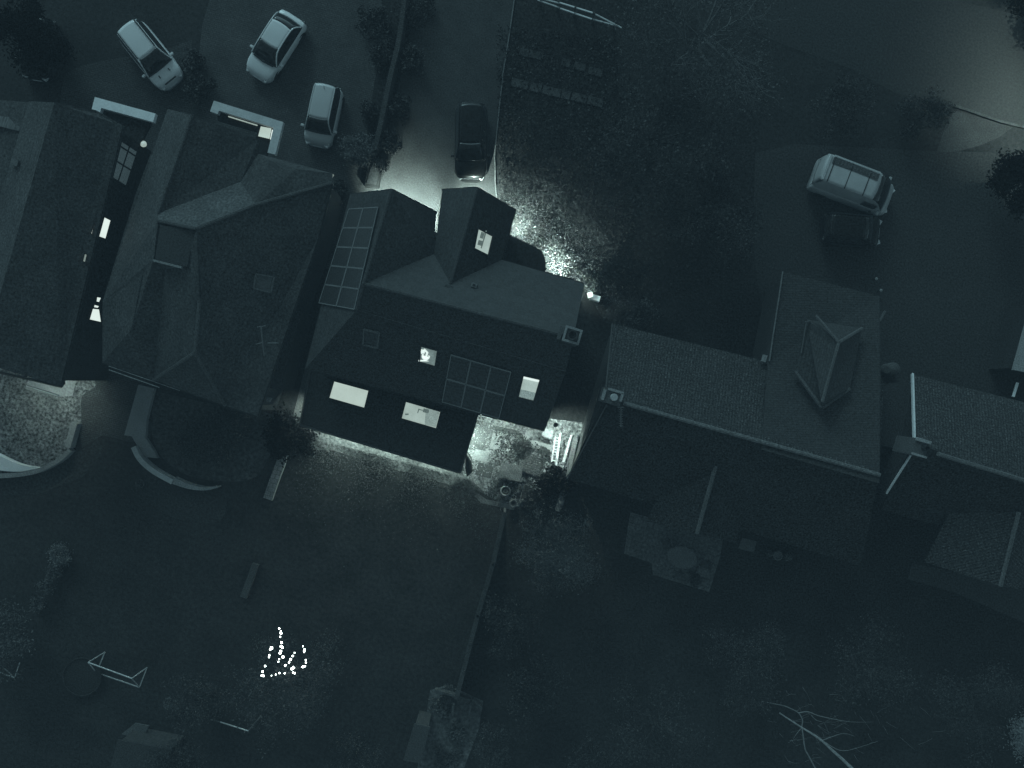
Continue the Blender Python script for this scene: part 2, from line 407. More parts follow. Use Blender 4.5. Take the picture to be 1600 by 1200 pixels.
# ground litter / grass tufts near the lamps: uncountable
def scatter(name, pts, n, mat, size, zmax, kind='stuff', bias=None):
    q = [P(*p) for p in pts]; xs=[p.x for p in q]; ys=[p.y for p in q]
    c = []
    while len(c) < n:
        x = random.uniform(min(xs),max(xs)); y = random.uniform(min(ys),max(ys)); ins = False
        for i in range(len(q)):
            a,b = q[i],q[i-1]
            if (a.y>y) != (b.y>y) and x < (b.x-a.x)*(y-a.y)/(b.y-a.y)+a.x: ins = not ins
        if ins and (bias is None or random.random() < bias(x,y)): c.append((x,y,.02+random.random()**2*zmax))
    c = np.array(c); v,f = leaf_quads(c, size, .6)
    o = np_mesh(name, v, f, mat); o['kind'] = kind; return o
_a, _b = P(470,664), P(735,744)
def spill_fade(x, y):  # pale blades thin out from the wall, painting spilled light into the lawn
    d = abs((_b.x-_a.x)*(y-_a.y)-(_b.y-_a.y)*(x-_a.x))/(_b-_a).length
    return math.exp(-d/.8)*(.55+.45*math.sin(x*2.1+1.3*math.sin(y*1.7)))
scatter('fallen_leaves', [(778,300),(800,290),(880,330),(940,400),(975,480),(940,470),(905,440),(850,430),(790,380)], 3800, leaf_l, .04, .3)
scatter('ground_cover', [(775,40),(960,60),(1000,300),(980,480),(900,420),(780,320)], 9000, leaf_d, .07, .35)
scatter('lawn_grass', [(470,680),(600,713),(735,750),(790,795),(770,900),(430,900),(450,720)], 16000, M('spill_pale_blades', .09, var=.6, grain=.4, gs=5, bump=0), .034, .06, bias=spill_fade)
scatter('stone_chips', [(742,658),(775,665),(772,740),(735,745),(722,742)], 700, M('chip_stone',.32,var=.6,grain=.5), .05, .06)
scatter('stone_chips', [(852,668),(905,690),(893,730),(868,740),(862,700)], 900, M('chip_stone',.32), .05, .35)
scatter('patio_weeds', [(772,672),(800,668),(850,700),(878,740),(870,792),(800,786),(755,775),(775,735)], 3000, leaf_d, .055, .25)
scatter('leaf_litter', [(800,60),(960,60),(960,300),(850,330),(790,260)], 260, leaf_p, .05, .1)

# ================================================================= HOUSES
def quad_window(parent, px4, pl, frame_w=.07, pane=lit, bars=0, cross=0, name='roof_window', fm=cream, raise_=.09, label=None, rev=False):
    "a framed window lying in plane pl; its four corners are photo pixels"
    c = [on(x,y,pl) for x,y in px4]; n = pl[1]
    g = G()
    for i in range(4): g.bar(c[i]+n*raise_/2, c[(i+1)%4]+n*raise_/2, frame_w, raise_, n)
    def lp(u,v): return c[0].lerp(c[1],u).lerp(c[3].lerp(c[2],u),v)
    for k in range(bars): u = (k+1)/(bars+1); g.bar(lp(u,0)+n*.04, lp(u,1)+n*.04, .06, .05, n)
    for vv in (cross or []): g.bar(lp(0,vv)+n*.042, lp(1,vv)+n*.042, .07, .05, n)
    fr = g.build(name, fm, parent)
    if label: fr['label'] = label
    p = G().slab([q+n*.006 for q in c], n, .02).build('pane', pane, fr)
    return fr, p, lp, n

# ---- the middle house (A)
zE, zR = 5.0, 7.3
A = thing('detached_house', P(690,480), 'dark slate house in the middle with solar panels and lit roof windows', 'house')
r1 = P(568,443,zR); R2 = P(896,528,zR); a3 = P(913,443,zE)
plN = plane3(r1, R2, a3)
v1 = on(678,397,plN); b3 = on(784,406,plN); apex = on(704,443,plN)
a2 = P(681,331,zE); r0 = P(612,296,zR); r1c = P(558,484,7.1)
S2 = P(851,673,zE-.3); plS2 = plane3(r1, R2, S2); mS = on(884,580,plS2); r1c = on(558,484,plS2); a5 = on(477,576,plS2)
plW = plane3(r0, r1c, a5); a0 = on(547,304,plW)
br0 = P(746,293,max(5.6,apex.z)); plBay = plane3(br0, apex, b3); c1 = on(805,328,plBay); plBl = plane3(br0, apex, v1); c0 = on(691,296,plBl)
V = [a0,r0,r1,r1c,a5,a2,v1,R2,a3,b3,apex,br0,c0,c1,S2,mS]
mesh('roof', V, [(0,4,3,1)], slate, A, solid=.16)
mesh('roof', V, [(1,3,2)], slate, A, solid=.16)
mesh('roof', V, [(6,5,1,2)], slate, A, solid=.16)
roofN = mesh('roof', V, [(10,9,8,7,2),(10,2,6)], M('lit_slate_roof', .088, rough=.7, var=.05, vs=.5, grain=.1, gs=8, pat='tile', pw=.3, ph=.22, mortar=.008, mdark=.9, bump=.2, spec=.2), A, solid=.16)  # front slope copy of the slate, lightened for the light falling on it
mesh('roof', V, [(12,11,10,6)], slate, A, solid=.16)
mesh('roof', V, [(11,13,9,10)], slate_shaded, A, solid=.16)
mesh('roof', V, [(2,7,15,3)], slate_shaded, A, solid=.16)
mesh('roof', V, [(3,15,14,4)], slate_shaded, A, solid=.16)
# ridges and verges, a shade lighter
g = G()
g.tube([r0+Vector((0,0,.03)), r1+Vector((0,0,.03)), r1c+Vector((0,0,.03))], .08, 6); g.tube([r1+Vector((0,0,.02)), R2+Vector((0,0,.02))], .07, 6)
g.tube([br0, apex], .07, 6); g.tube([r1c, mS], .035, 5)
g.build('ridge_tiles', M('slate_ridge', .08), A)
WA = inset([P(547,304,zE),P(681,331,zE),v1,P(691,296,zE),c1,b3,a3,R2.lerp(R2,1),S2,a5], .35)
WA = inset([a0,a5,S2,P(905,470,zE),a3,b3,c1,c0,v1,a2], .35)
wA = G().prism(WA, 0, 4.55)
for tri in ((a0,r0,a2),(c0,br0,c1),(a3,R2,S2)):
    cen = (tri[0]+tri[1]+tri[2])/3; n = (A.location-cen); n.z = 0
    e = (tri[2]-tri[0]); e.z = 0; nn = Vector((-e.y,e.x,0)).normalized()
    if nn.dot(n) < 0: nn = -nn
    wA.slab([tri[0]+nn*.3-Vector((0,0,.5)), tri[1]+nn*.3-Vector((0,0,.35)), tri[2]+nn*.3-Vector((0,0,.5))], nn, .2)
wA.build('wall', brickw, A)
g = G()
for a,b in ((a0,a5),(a2,r0),(a0,r0),(c0,br0),(br0,c1),(c1,b3),(b3,a3),(a5,S2)): g.bar(a-Vector((0,0,.12)), b-Vector((0,0,.12)), .10, .12)
g.build('gutter', dark, A)
# roof windows of A
fr,p,lp,n = quad_window(A, [(746,357),(769,369),(762,399),(740,388)], plBay, pane=lit2, fm=dark, frame_w=.05, label='lit roof window over a bathroom on the front bay')
g = G()
for u,v,w,h in ((.28,.22,.22,.10),(.22,.62,.3,.08),(.50,.36,.05,.3)): 
    q = lp(u,v)+n*.03; g.box(q, (w*1.3,h*3,.03), -TH)
g.build('bathroom_fitting', shadei, fr)
fr,p,lp,n = quad_window(A, [(658,540),(684,547),(680,572),(656,565)], plS2, pane=lit3, fm=dark, frame_w=.05, label='half dark lit roof window with bright reflections')
g = G()
g.lathe(lp(.35,.55)+n*.03, [(.0,.0),(.16,.0),(.20,.03),(.13,.04)],16)
g.box(lp(.12,.25)+n*.035,(.18,.3,.03), -TH+.4); g.box(lp(.25,.85)+n*.035,(.5,.07,.03),-TH+.3); g.tube([lp(.2,.15)+n*.04,lp(.42,.3)+n*.04,lp(.38,.5)+n*.04],.05,6)
g.build('washbasin', litw, fr)
fr,p,lp,n = quad_window(A, [(818,586),(844,592),(834,626),(810,620)], plS2, pane=lit2, fm=dark, frame_w=.05, label='lit roof window with a blind half drawn')
G().slab([lp(0,.0)+n*.04,lp(1,.0)+n*.04,lp(1,.13)+n*.04,lp(0,.13)+n*.04],n,.02).build('blind', litw, fr)
G().slab([lp(0.03,.62)+n*.04,lp(.97,.62)+n*.04,lp(.97,.97)+n*.04,lp(.03,.97)+n*.04],n,.01).build('screen', M('fly_screen',.3,var=.2,emit=.22,ecol=(.72,1,.95),bump=0), fr)
quad_window(A, [(569,514),(593,520),(590,543),(568,538)], plS2, pane=glass, fm=M('dim_frame',.14), label='unlit roof window')
# vents and chimney
g = G(); q = on(741,446,plN); g.box(q+Vector((0,0,.05)),(.26,.2,.22),-TH); g.build('roof_vent', cream, A)
G().box(on(741,446,plN)+Vector((0,0,.17)),(.13,.1,.03),-TH).build('vent_cap', dark, A)
q = on(701,448,plN); G().box(q+Vector((0,0,.02)),(.35,.14,.06),-TH).build('flashing', slabdk, A)
cq = P(894,524,7.9)
ch = G().box((cq.x,cq.y,7.0),(.78,.72,1.9),-TH).build('chimney', M('chimney_render',.10), A)
g = G()
for dx,dy,sx,sy in ((0,.31,.8,.1),(0,-.31,.8,.1),(-.35,0,.1,.52),(.35,0,.1,.52)):
    m = Matrix.Rotation(-TH,3,'Z') @ Vector((dx,dy,0)); g.box((cq.x+m.x,cq.y+m.y,7.99),(sx,sy,.1),-TH)
g.build('coping', M('coping_stone',.28), ch)
G().lathe((cq.x,cq.y,7.94),[(.20,0),(.24,.25),(.19,.25),(.16,.02),(.0,.02)],20).build('chimney_pot', M('pot_dark',.07), ch)
m = Matrix.Rotation(-TH,3,'Z') @ Vector((-.55,-.02,0))
G().box((cq.x+m.x,cq.y+m.y,7.6),(.16,.62,.3),-TH).build('flue', M('flue_metal',.12), ch)
# flat rear extension
zX = 3.1
ext_px = [(486,573),(744,656),(719,739),(469,664)]
e4 = [P(x,y,zX) for x,y in ext_px]
G().prism([P(488,545,zX),P(752,630,zX),e4[2],e4[3]], zX-.25, zX).build('extension_roof', felt, A)
wx = inset([P(488,545,zX),P(752,630,zX),e4[2],e4[3]], .18)
G().prism(wx, 0, zX-.26).build('extension_wall', render, A)
g = G()
for a,b in ((e4[1],e4[2]),(e4[2],e4[3]),(e4[3],e4[0])): g.bar(a+Vector((0,0,.02)), b+Vector((0,0,.02)), .10, .08)
g.build('roof_trim', M('dark_trim',.06), A)
plX = (P(600,650,zX), Vector((0,0,1)))
quad_window(A, [(522,595),(577,610),(570,638),(514,622)], plX, pane=lit, fm=dark, frame_w=.06, name='rooflight', label='bright evenly lit rectangular rooflight')
fr,p,lp,n = quad_window(A, [(634,627),(689,643),(682,670),(627,654)], plX, pane=lit2, fm=dark, frame_w=.06, name='rooflight', label='lit rectangular rooflight showing kitchen units below')
mid_ = M('lit_worktop',.4,var=.4,vs=2,emit=.27,ecol=(.76,1,.92),bump=0)
G().slab([lp(.58,.03)+n*.028,lp(.97,.03)+n*.028,lp(.97,.9)+n*.028,lp(.66,.97)+n*.028],n,.006).build('worktop', mid_, fr)
for c_,s_,a_ in (((.48,.22),(.30,.05,.02),.1),((.12,.68),(.18,.08,.02),.3),((.40,.32),(.05,.24,.02),0),((.60,.2),(.30,.2,.02),0)):
    G().box(lp(*c_)+n*.045,s_,-TH+a_).build('kitchen_unit', M('dim_unit',.2,var=.2,emit=.13,ecol=(.7,1,.95),bump=0), fr)
# low glowing door bands added at the back of A to spill light
def wall_glass(parent, a, b, z0, z1, mat, out=.03, name='spill_glow_door', panes=3):
    a = Vector((a.x,a.y,0)); b = Vector((b.x,b.y,0)); d = (b-a).normalized(); n = Vector((d.y,-d.x,0))
    if n.dot(a - Vector((A.location.x,A.location.y,0)) if parent is A else a) < 0 and parent is A: n = -n
    g = G(); g.bar(a+n*out+Vector((0,0,z1)), b+n*out+Vector((0,0,z1)), .08,.1); g.bar(a+n*out+Vector((0,0,z0)), b+n*out+Vector((0,0,z0)), .08,.1)
    for k in range(panes+1):
        q = a.lerp(b,k/panes)+n*out; g.box(q+Vector((0,0,(z0+z1)/2)),(.08,.08,z1-z0),math.atan2(d.y,d.x))
    f = g.build(name, dark, parent)
    pts = [a+n*out+Vector((0,0,z0)), b+n*out+Vector((0,0,z0)), b+n*out+Vector((0,0,z1)), a+n*out+Vector((0,0,z1))]
    G().slab(pts, n, .01).build('pane', mat, f)
    return f
wl = inset([e4[0],e4[1],e4[2],e4[3]], .18)
# wl is ccw: find edges by position
def near(pts, q): return min(pts, key=lambda p:(p-q).length)
s_l = near(wl, e4[3]); s_r = near(wl, e4[2]); n_r = near(wl, e4[1])
wall_glass(A, s_l.lerp(s_r,.06), s_l.lerp(s_r,.62), .1, 1.1, spill_e, panes=4)
wall_glass(A, s_l.lerp(s_r,.70), s_l.lerp(s_r,.97), .1, 1.1, spill_e, panes=2)
wall_glass(A, s_r.lerp(n_r,.15), s_r.lerp(n_r,.85), .1, 1.1, spill_e, panes=2)
# front porch roof
po = [P(797,366,2.8),P(848,393,2.8),P(853,412,2.8),P(850,430,2.8),P(780,425,2.8),P(786,395,2.8)]
G().prism(po, 2.62, 2.8).build('porch_roof', felt, A)
G().prism(inset(po,.15), 0, 2.6).build('porch_wall', brickw, A)

# ---- solar panels
def solar(i_lab, c, n):
    "c: four corners ordered, n: normal"
    o = sum(c,Vector())/4; t = thing('solar_panel', o, i_lab[0], 'solar panel', i_lab[1])
    k = [o+(q-o)*.975 for q in c]; base = [q+n*.05 for q in k]
    G().slab(base, n, .03).build('cells', cells, t)
    g = G()
    for i in range(4): g.bar(k[i]+n*.075, k[(i+1)%4]+n*.075, .045, .045, n)
    g.build('frame', cream, t)
nm = ['top','second','third','fourth','bottom']
q0 = [on(547,327,plW), on(593,324,plW), on(556,484,plW), on(500,474,plW)]
for r in range(5):
    for c in range(2):
        def lq(u,v): return q0[0].lerp(q0[1],u).lerp(q0[3].lerp(q0[2],u),v)
        solar(('solar panel in the %s row of the ten panel array, %s column' % (nm[r], ('left','right')[c]), 'solar panels in the ten panel array on the left slope'),
              [lq(c/2,r/5),lq((c+1)/2,r/5),lq((c+1)/2,(r+1)/5),lq(c/2,(r+1)/5)], plW[1])
q1 = [on(705,553,plS2), on(799,580,plS2), on(780,653,plS2), on(691,627,plS2)]
for r in range(2):
    for c in range(3):
        def lq(u,v): return q1[0].lerp(q1[1],u).lerp(q1[3].lerp(q1[2],u),v)
        solar(('solar panel in the %s row of the six panel array, %s column' % (('upper','lower')[r], ('left','middle','right')[c]), 'solar panels in the six panel array on the rear slope'),
              [lq(c/3,r/2),lq((c+1)/3,r/2),lq((c+1)/3,(r+1)/2),lq(c/3,(r+1)/2)], plS2[1])

# ---- house B, left of the middle one
B = thing('detached_house', P(370,450), 'large hipped tiled roof house between the left edge house and the middle one', 'house')
vb = {}
def W(k, x, y, z): vb[k] = P(x,y,z)
for k,x,y,z in (('L0',262,170,4.6),('L1',300,180,6.1),('L2',247,333,6.3),('L3',240,405,6.5),('L4',160,472,4.6),('L5',213,300,4.6),
   ('F1',404,218,4.6),('F2',376,284,5.0),('Q',307,357,6.9),('Q0',247,345,6.6),('X1',403,240,4.5),('X2',520,271,4.5),('X3',519,286,4.6),('X4',400,320,5.9),
   ('Y1',420,250,5.0),('Y2',463,264,5.0),('Y3',442,310,5.4),('E1',497,372,4.5),('E2',402,650,4.5),('S1',352,634,4.5),('S0',240,594,4.5),
   ('K1',290,417,6.6),('K2',312,470,6.6),('K3',305,551,6.4),('V0',258,420,6.2),('G0',222,430,6.0),('G1',205,515,5.8),('G2',160,567,4.5)): W(k,x,y,z)
def roofB(faces, mat, h):
    ks = sorted({k for f in faces for k in f}); ix = {k:i for i,k in enumerate(ks)}
    return mesh('roof', [vb[k] for k in ks], [tuple(ix[k] for k in f) for f in faces], mat, h, solid=.14)
def fixed(fs):   # keep every face looking up
    out = []
    for f in fs:
        a = sum(vb[f[i]].x*vb[f[(i+1)%len(f)]].y - vb[f[(i+1)%len(f)]].x*vb[f[i]].y for i in range(len(f)))
        out.append(f if a > 0 else f[::-1])
    return out
roofB(fixed([('L0','L1','L2','Q0','L3','L4','L5')]), M('west_lit_tile_roof', .088, var=.45, vs=.5, grain=.5, gs=8, pat='tile', pw=.27, ph=.2, mortar=.012, mdark=.75), B)  # west slope copy of the tile with light painted into its colour
roofB(fixed([('L1','F1','F2','L2')]), tileB, B)
roofB(fixed([('L2','F2','X4','Q','Q0')]), M('lit_tile_roof', .125, var=.45, vs=.6, grain=.5, gs=8, pat='tile', pw=.27, ph=.2, mortar=.012, mdark=.75), B)  # north slope copy of the tile, light on it painted in as colour
roofB(fixed([('F1','X1','Y1','X4','F2'),('Y1','Y2','Y3','X4'),('X1','X2','Y2','Y1'),('Y2','X2','X3','Y3')]), tileB, B)
roofB(fixed([('Q','X4','Y3','X3','E1','E2','S1','K3'),('Q','K3','K2','K1')]), tileB, B)
roofB(fixed([('K3','S1','S0')]), tileB, B)
roofB(fixed([('L3','V0','S0','G2','G1','G0'),('V0','K1','K2','K3','S0'),('L3','K1','V0')]), tileB, B)
roofB(fixed([('L4','L3','G0','G1','G2')]), tileC, B)
G().prism([P(248,350,6.9),P(303,361,6.9),P(290,416,6.9),P(240,405,6.9)],6.3,6.75).build('flat_dormer', M('dormer_felt',.05,grain=.2), B)
a,b = P(240,407,6.8),P(284,418,6.8); G().bar(a,b,.1,.16).build('dormer_fascia', M('worn_fascia',.24), B)
wb = [vb[k] for k in ('L0','L5','L4','G2','S0','S1','E2','E1','X3','X2','X1','F1','L1')]
G().prism(inset(wb,.4),0,4.2).build('wall', brickw, B)
g = G()
for a,b in (('Q','X4'),('X4','X3'),('K3','S0'),('K3','S1'),('L1','L2'),('Q0','Q'),('G0','G1'),('K2','K3')): g.tube([vb[a]+Vector((0,0,.02)),vb[b]+Vector((0,0,.02))],.09,6)
g.build('ridge_tiles', M('worn_ridge',.10,var=.4,grain=.5), B)
g = G()
for a,b in (('S0','S1'),('S1','E2'),('E2','E1'),('E1','X3'),('G2','S0')): g.bar(vb[a]-Vector((0,0,.1)),vb[b]-Vector((0,0,.1)),.12,.12)
g.build('gutter', dark, B)
a,b = P(170,572,4.5),P(283,611,4.5)
g = G(); g.bar(a.lerp(b,.0),a.lerp(b,.98),.03,.03); g.bar(a+Vector((0,-.18,0)),a.lerp(b,.7)+Vector((0,-.2,0)),.04,.03); g.build('gutter_guard', M('bright_gutter',.3,var=.9,vs=1.2), B)
plE = plane3(vb['Q'],vb['X3'],vb['E2'])
quad_window(B, [(400,428),(428,433),(423,457),(396,450)], plE, pane=glassr, fm=M('dim_frame',.075), label='pale unlit roof window')
# porch of B: white parapet and lit hall window
def porch_frame(parent, px, z, w, mat, name='porch_parapet'):
    q = [P(x,y,z) for x,y in px]; L_=[];R_=[]
    for i,p in enumerate(q):
        d1 = (q[i]-q[i-1]).normalized() if i else (q[1]-q[0]).normalized()
        d2 = (q[i+1]-q[i]).normalized() if i < len(q)-1 else d1
        m = (Vector((-d1.y,d1.x,0))+Vector((-d2.y,d2.x,0))).normalized(); s = w/2/max(.5,m.dot(Vector((-d1.y,d1.x,0))))
        L_.append(p+m*s); R_.append(p-m*s)
    return G().prism(L_+R_[::-1], z-.28, z).build(name, mat, parent)
porch_frame(B, [(334,176),(338,165),(435,195),(424,240)], 3.0, .42, whited)
G().prism([P(340,172,2.6),P(428,198,2.6),P(416,245,2.6),P(395,240,2.6),P(402,206,2.6),P(340,188,2.6)],2.4,2.6).build('porch_roof', felt, B)
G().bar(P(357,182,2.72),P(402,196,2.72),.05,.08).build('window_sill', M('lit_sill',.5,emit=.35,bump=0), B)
f = G().slab([P(408,198,2.65),P(424,201,2.65),P(421,217,2.65),P(404,213,2.65)],Vector((0,0,1)),.06).build('porch_rooflight', lit, B)
G().slab([P(425.5,203,2.65),P(428.5,204,2.65),P(425,219,2.65),P(422.5,218,2.65)],Vector((0,0,1)),.06).build('pane', litw, f)
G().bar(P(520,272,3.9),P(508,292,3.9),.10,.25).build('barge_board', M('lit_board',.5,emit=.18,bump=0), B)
# side passage low roofs of B
G().prism([P(447,482,2.6),P(470,487,2.6),P(438,610,2.6),P(412,604,2.6)],0,2.6).build('side_store', M('store_felt',.075), B)
G().prism([P(410,619,2.4),P(425,622,2.4),P(422,628,2.4),P(409,626,2.4)],2.3,2.5).build('store_ledge', M('ledge',.25), B)

# rooftop aerial on B
ta = on(413,556,plE); t = thing('roof_aerial', ta, 'long thin aerial mast on the hipped roof left of the solar panels', 'aerial')
g = G(); a = ta+Vector((0,0,.05)); b = P(408,512,7.2); g.tube([a,b],.035,6); g.build('mast', M('aerial_metal',.2), t)
g = G(); g.tube([P(402,511,7.2),P(415,509,7.2)],.02,5); g.tube([P(418,536,7.0),P(434,536,7.0)],.02,5); g.tube([P(400,538,7.0),P(410,535,7.0)],.02,5); g.build('antenna', M('aerial_metal',.2), t)

# ---- house C, at the left edge
C_ = thing('detached_house', P(90,400), 'house at the left edge with lit windows in its long side wall', 'house')
t0 = P(192,196,5); t1 = P(94,604,5); 
cv = [P(85,160,6.8), t0, t1, P(-30,566,6.8), P(-150,530,5), P(45,158,6.0), P(-40,440,5.5), P(150,172,5.4)]
mesh('roof', cv, [(3,2,1,7,0)], tileC, C_, solid=.14)
mesh('roof', cv, [(0,5,6,3)], M('west_lit_tile_roof', .1), C_, solid=.14)  # west slope again in the light-painted tile
mesh('roof', [P(45,160,5.6),P(-60,150,4.8),P(-120,400,4.8),P(-2,330,5.4)], [(0,1,2,3)], tileC, C_, solid=.14)
mesh('roof', [P(-90,200,5.2),P(38,188,5.4),P(30,205,5.6),P(-90,175,5.5)], [(0,1,2,3)], M('lit_tile_roof', .115), C_, solid=.1)  # strip in the same brightened, light-painted tile
wq = inset([t0, P(85,162,5), P(-150,150,5), P(-150,540,5), t1], .25)
G().prism(wq,0,4.7).build('wall', M('dark_brick_wall', .045, pat='brick', pw=.22, ph=.08, mortar=.01, mdark=1.2, grain=.2), C_)
g = G(); g.bar(t0-Vector((0,0,.1)), t1-Vector((0,0,.1)), .12,.12); g.bar(t1-Vector((0,0,.1)), P(-60,568,5),.12,.12); g.build('gutter', dark, C_)
wt0 = near(wq,t0); wt1 = near(wq,t1)
d = (wt1-wt0); d.z = 0; nn = Vector((d.y,-d.x,0)).normalized()
if nn.x < 0: nn = -nn
plC = (Vector((wt0.x,wt0.y,2))+nn*.01, nn)
fm = M('black_frame', .035, bump=0)
quad_window(C_, [(188,219),(214,236),(196,291),(170,275)], plC, .09, M('curtain_glass', .2, emit=.05, ecol=(.6,1,1.15), var=.2, bump=0), bars=1, cross=[.15,.55], name='window', fm=fm, raise_=.05, label='large dim blue six pane window')
quad_window(C_, [(150,333),(172,344),(164,373),(141,365)], plC, .03, litw, bars=1, name='window', fm=fm, raise_=.05, label='bright lit two pane window')
quad_window(C_, [(131,396),(137,398),(134,411),(128,408)], plC, .04, M('half_lit_glass', .4, emit=.22, bump=0), name='window', fm=fm, raise_=.05, label='small half lit window')
quad_window(C_, [(151,464),(157,465),(154,472),(150,471)], plC, .02, litw, name='window', fm=fm, raise_=.03, label='tiny bright upper pane')
quad_window(C_, [(147,476),(154,478),(152,481),(146,480)], plC, .02, litw, name='window', fm=fm, raise_=.03, label='narrow bright pane')
quad_window(C_, [(144,482),(154,483),(157,503),(139,499)], plC, .02, litw, name='window', fm=fm, raise_=.04, label='bright lit pane widening downward')
lq_ = on(219,224,plC,.2); G().lathe(lq_,[(.0,-.08),(.13,-.06),(.17,.05),(.10,.14),(.0,.17)],14).build('wall_lamp', M('lamp_glass',.6,emit=.35,bump=0), C_)
porch_frame(C_, [(149,176),(153,160),(241,184)], 3.0, .46, white)
G().prism([P(160,172,2.7),P(236,192,2.7),P(218,225,2.7),P(160,205,2.7)],2.5,2.7).build('porch_roof', felt, C_)
G().bar(P(42,603,2.9),P(92,618,2.9),.05,.1).build('canopy_edge', whited, C_)
qf = P(19,252,6.4); G().box((qf.x,qf.y,6.0),(.35,.3,.5),-TH).build('roof_vent', M('vent_metal',.16), C_)
sheet('step', [(45,592),(98,606),(104,594),(119,596),(114,618),(95,620),(40,608)], pale, .03)

# ---- house D, right of the middle one
D = thing('detached_house', P(1150,650), 'long pantiled house right of the middle one with a raised hipped roof and chimney', 'house')
zD, zDr = 3.6, 5.8
W('a',958,506,zD); W('b',1203,566,zD); W('c',1380,610,zD); W('r0',945,622,zDr); W('r1',1374,742,zDr)
W('s0',886,748,zD); W('s1',1345,884,zD); W('s2',1120,817,zD)
W('n0',1223,424,zD); W('n1',1374,463,zD)
roofB(fixed([('a','b','c','r1','r0')]), pan, D)
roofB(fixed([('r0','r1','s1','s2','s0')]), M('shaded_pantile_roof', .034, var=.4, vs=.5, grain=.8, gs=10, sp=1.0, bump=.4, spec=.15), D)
W('w0',1196,566,3.75); W('w1',1187,700,5.4); W('w2',1374,741,5.95); W('w3',1376,600,4.6)
W('n0b',1223,424,3.8); W('n1b',1374,463,3.8)
smt = M('smooth_tile_roof', .066, var=.2, grain=.28, gs=8, pat='tile', pw=.3, ph=.12, mortar=.02, mdark=.7)
mesh('roof', [P(1223,424,3.9),P(1200,566,4.3),P(1190,702,5.85),P(1374,755,5.9),P(1376,600,4.8),P(1374,463,3.9)], [(0,1,2,3,4,5)], smt, D, solid=.12)
hp = dict(u=P(1260,499,4.7), v=P(1347,513,4.7), w=P(1328,607,5.2), x=P(1283,637,5.3), y=P(1242,580,4.9), t=P(1310,535,6.0), s=P(1284,628,6.2))
ks = list(hp); ix = {k:i for i,k in enumerate(ks)}
hf = [tuple(ix[k] for k in f) for f in (('y','x','s','t','u'),('u','t','v'),('v','t','s','w'),('w','s','x'))]
mesh('roof', [hp[k] for k in ks], hf, smt, D, solid=.1)
for _c in (0,):
    g = G()
g.tube([P(1275,493,5.2),hp['t']+Vector((0,0,.05))],.075,6); g.tube([hp['v'],hp['t']+Vector((0,0,.05))],.085,6)
g.tube([hp['t']+Vector((0,0,.05)),hp['s']+Vector((0,0,.05))],.08,6); g.tube([hp['y'],hp['x']+Vector((0,0,.1))],.10,6); g.tube([hp['x']+Vector((0,0,.1)),hp['w']],.09,6)
g.tube([P(1260,503,4.9),P(1252,552,4.9)],.035,5); g.tube([P(1258,503,4.9),P(1266,502,4.9)],.04,5)
g.build('ridge_tiles', M('dim_ridge_tile',.125,var=.35,grain=.4), D)
g = G(); q = [vb['r0'].lerp(vb['r1'],k/60)+Vector((0,0,.06)) for k in range(61)]
for i in range(4,60): g.tube([q[i],q[i+1]],[.115,.10],7)
g.build('ridge_tiles', panridge, D)
g = G(); a,b = P(1122,715,4.9),P(1089,834,4.6)
for i in range(16): g.tube([a.lerp(b,i/16),a.lerp(b,(i+1)/16)],[.12,.10],6)
g.build('ridge_tiles', M('dim_ridge_tile',.125,var=.35,grain=.4), D)
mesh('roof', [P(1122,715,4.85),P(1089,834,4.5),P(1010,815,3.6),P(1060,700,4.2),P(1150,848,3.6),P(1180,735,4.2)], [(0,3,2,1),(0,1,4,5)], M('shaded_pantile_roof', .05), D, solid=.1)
g = G(); g.bar(P(1223,424,4.0),P(1202,564,4.4),.05,.08); g.build('verge_strip', M('bright_verge',.2), D)
G().box(P(1194,560,3.9),(.2,.35,.2),-TH).build('hopper', M('hopper_white',.3), D)
wd = inset([vb[k] for k in ('a','s0','s2','s1','r1','c','n1','n0','w0')],.35)
G().prism(wd,0,3.3).build('wall', M('brown_brick_wall', .07, pat='brick', pw=.22, ph=.08, mortar=.01, mdark=1.2), D)
g = G(); g.bar(vb['a']+Vector((-.05,0,0)),vb['r0'],.06,.12); g.bar(vb['r0']+Vector((.1,-.3,0)),vb['s0'],.05,.1); g.build('verge_strip', M('dim_verge',.12), D)
cq = P(958,620,6.9)
ch = G().box((cq.x,cq.y,5.9),(.85,.72,2.0),-TH).build('chimney', M('chimney_brick',.11,pat='brick',pw=.22,ph=.08,mortar=.01,mdark=1.2), D)
g = G(); 
for dx,dy,sx,sy in ((.05,.30,.75,.12),(.38,.08,.12,.4),(-.46,-.02,.14,.5)):
    m = Matrix.Rotation(-TH,3,'Z')@Vector((dx,dy,0)); g.box((cq.x+m.x,cq.y+m.y,6.93),(sx,sy,.14),-TH)
g.build('coping', M('coping_stone',.28), ch)
G().lathe((cq.x+.02,cq.y-.02,6.9),[(.17,0),(.17,.32),(.15,.36),(.0,.36)],18).build('chimney_pot', M('pale_pot',.38), ch)
td = P(970,650,5.0); t = thing('roof_aerial', td, 'short comb shaped TV aerial beside the chimney on the pantiled house', 'aerial')
g = G(); g.tube([P(970,637,6.0),P(970,667,6.0)],.03,5); g.tube([td,P(970,650,6.0)],.03,5)
for k in range(8): y = 640+3.6*k; g.tube([P(967,y,6.0),P(973.5,y,6.0)],.015,4)
g.tube([P(965,636.5,6.0),P(975,636.5,6.0)],.03,4)
g.build('antenna', M('aerial_metal',.2), t)
q = P(1226,731,4.9); G().lathe((q.x,q.y,4.2),[(.0,0),(.2,0),(.2,.6),(.0,.62)],20).build('soil_vent', M('vent_disc',.12), D)
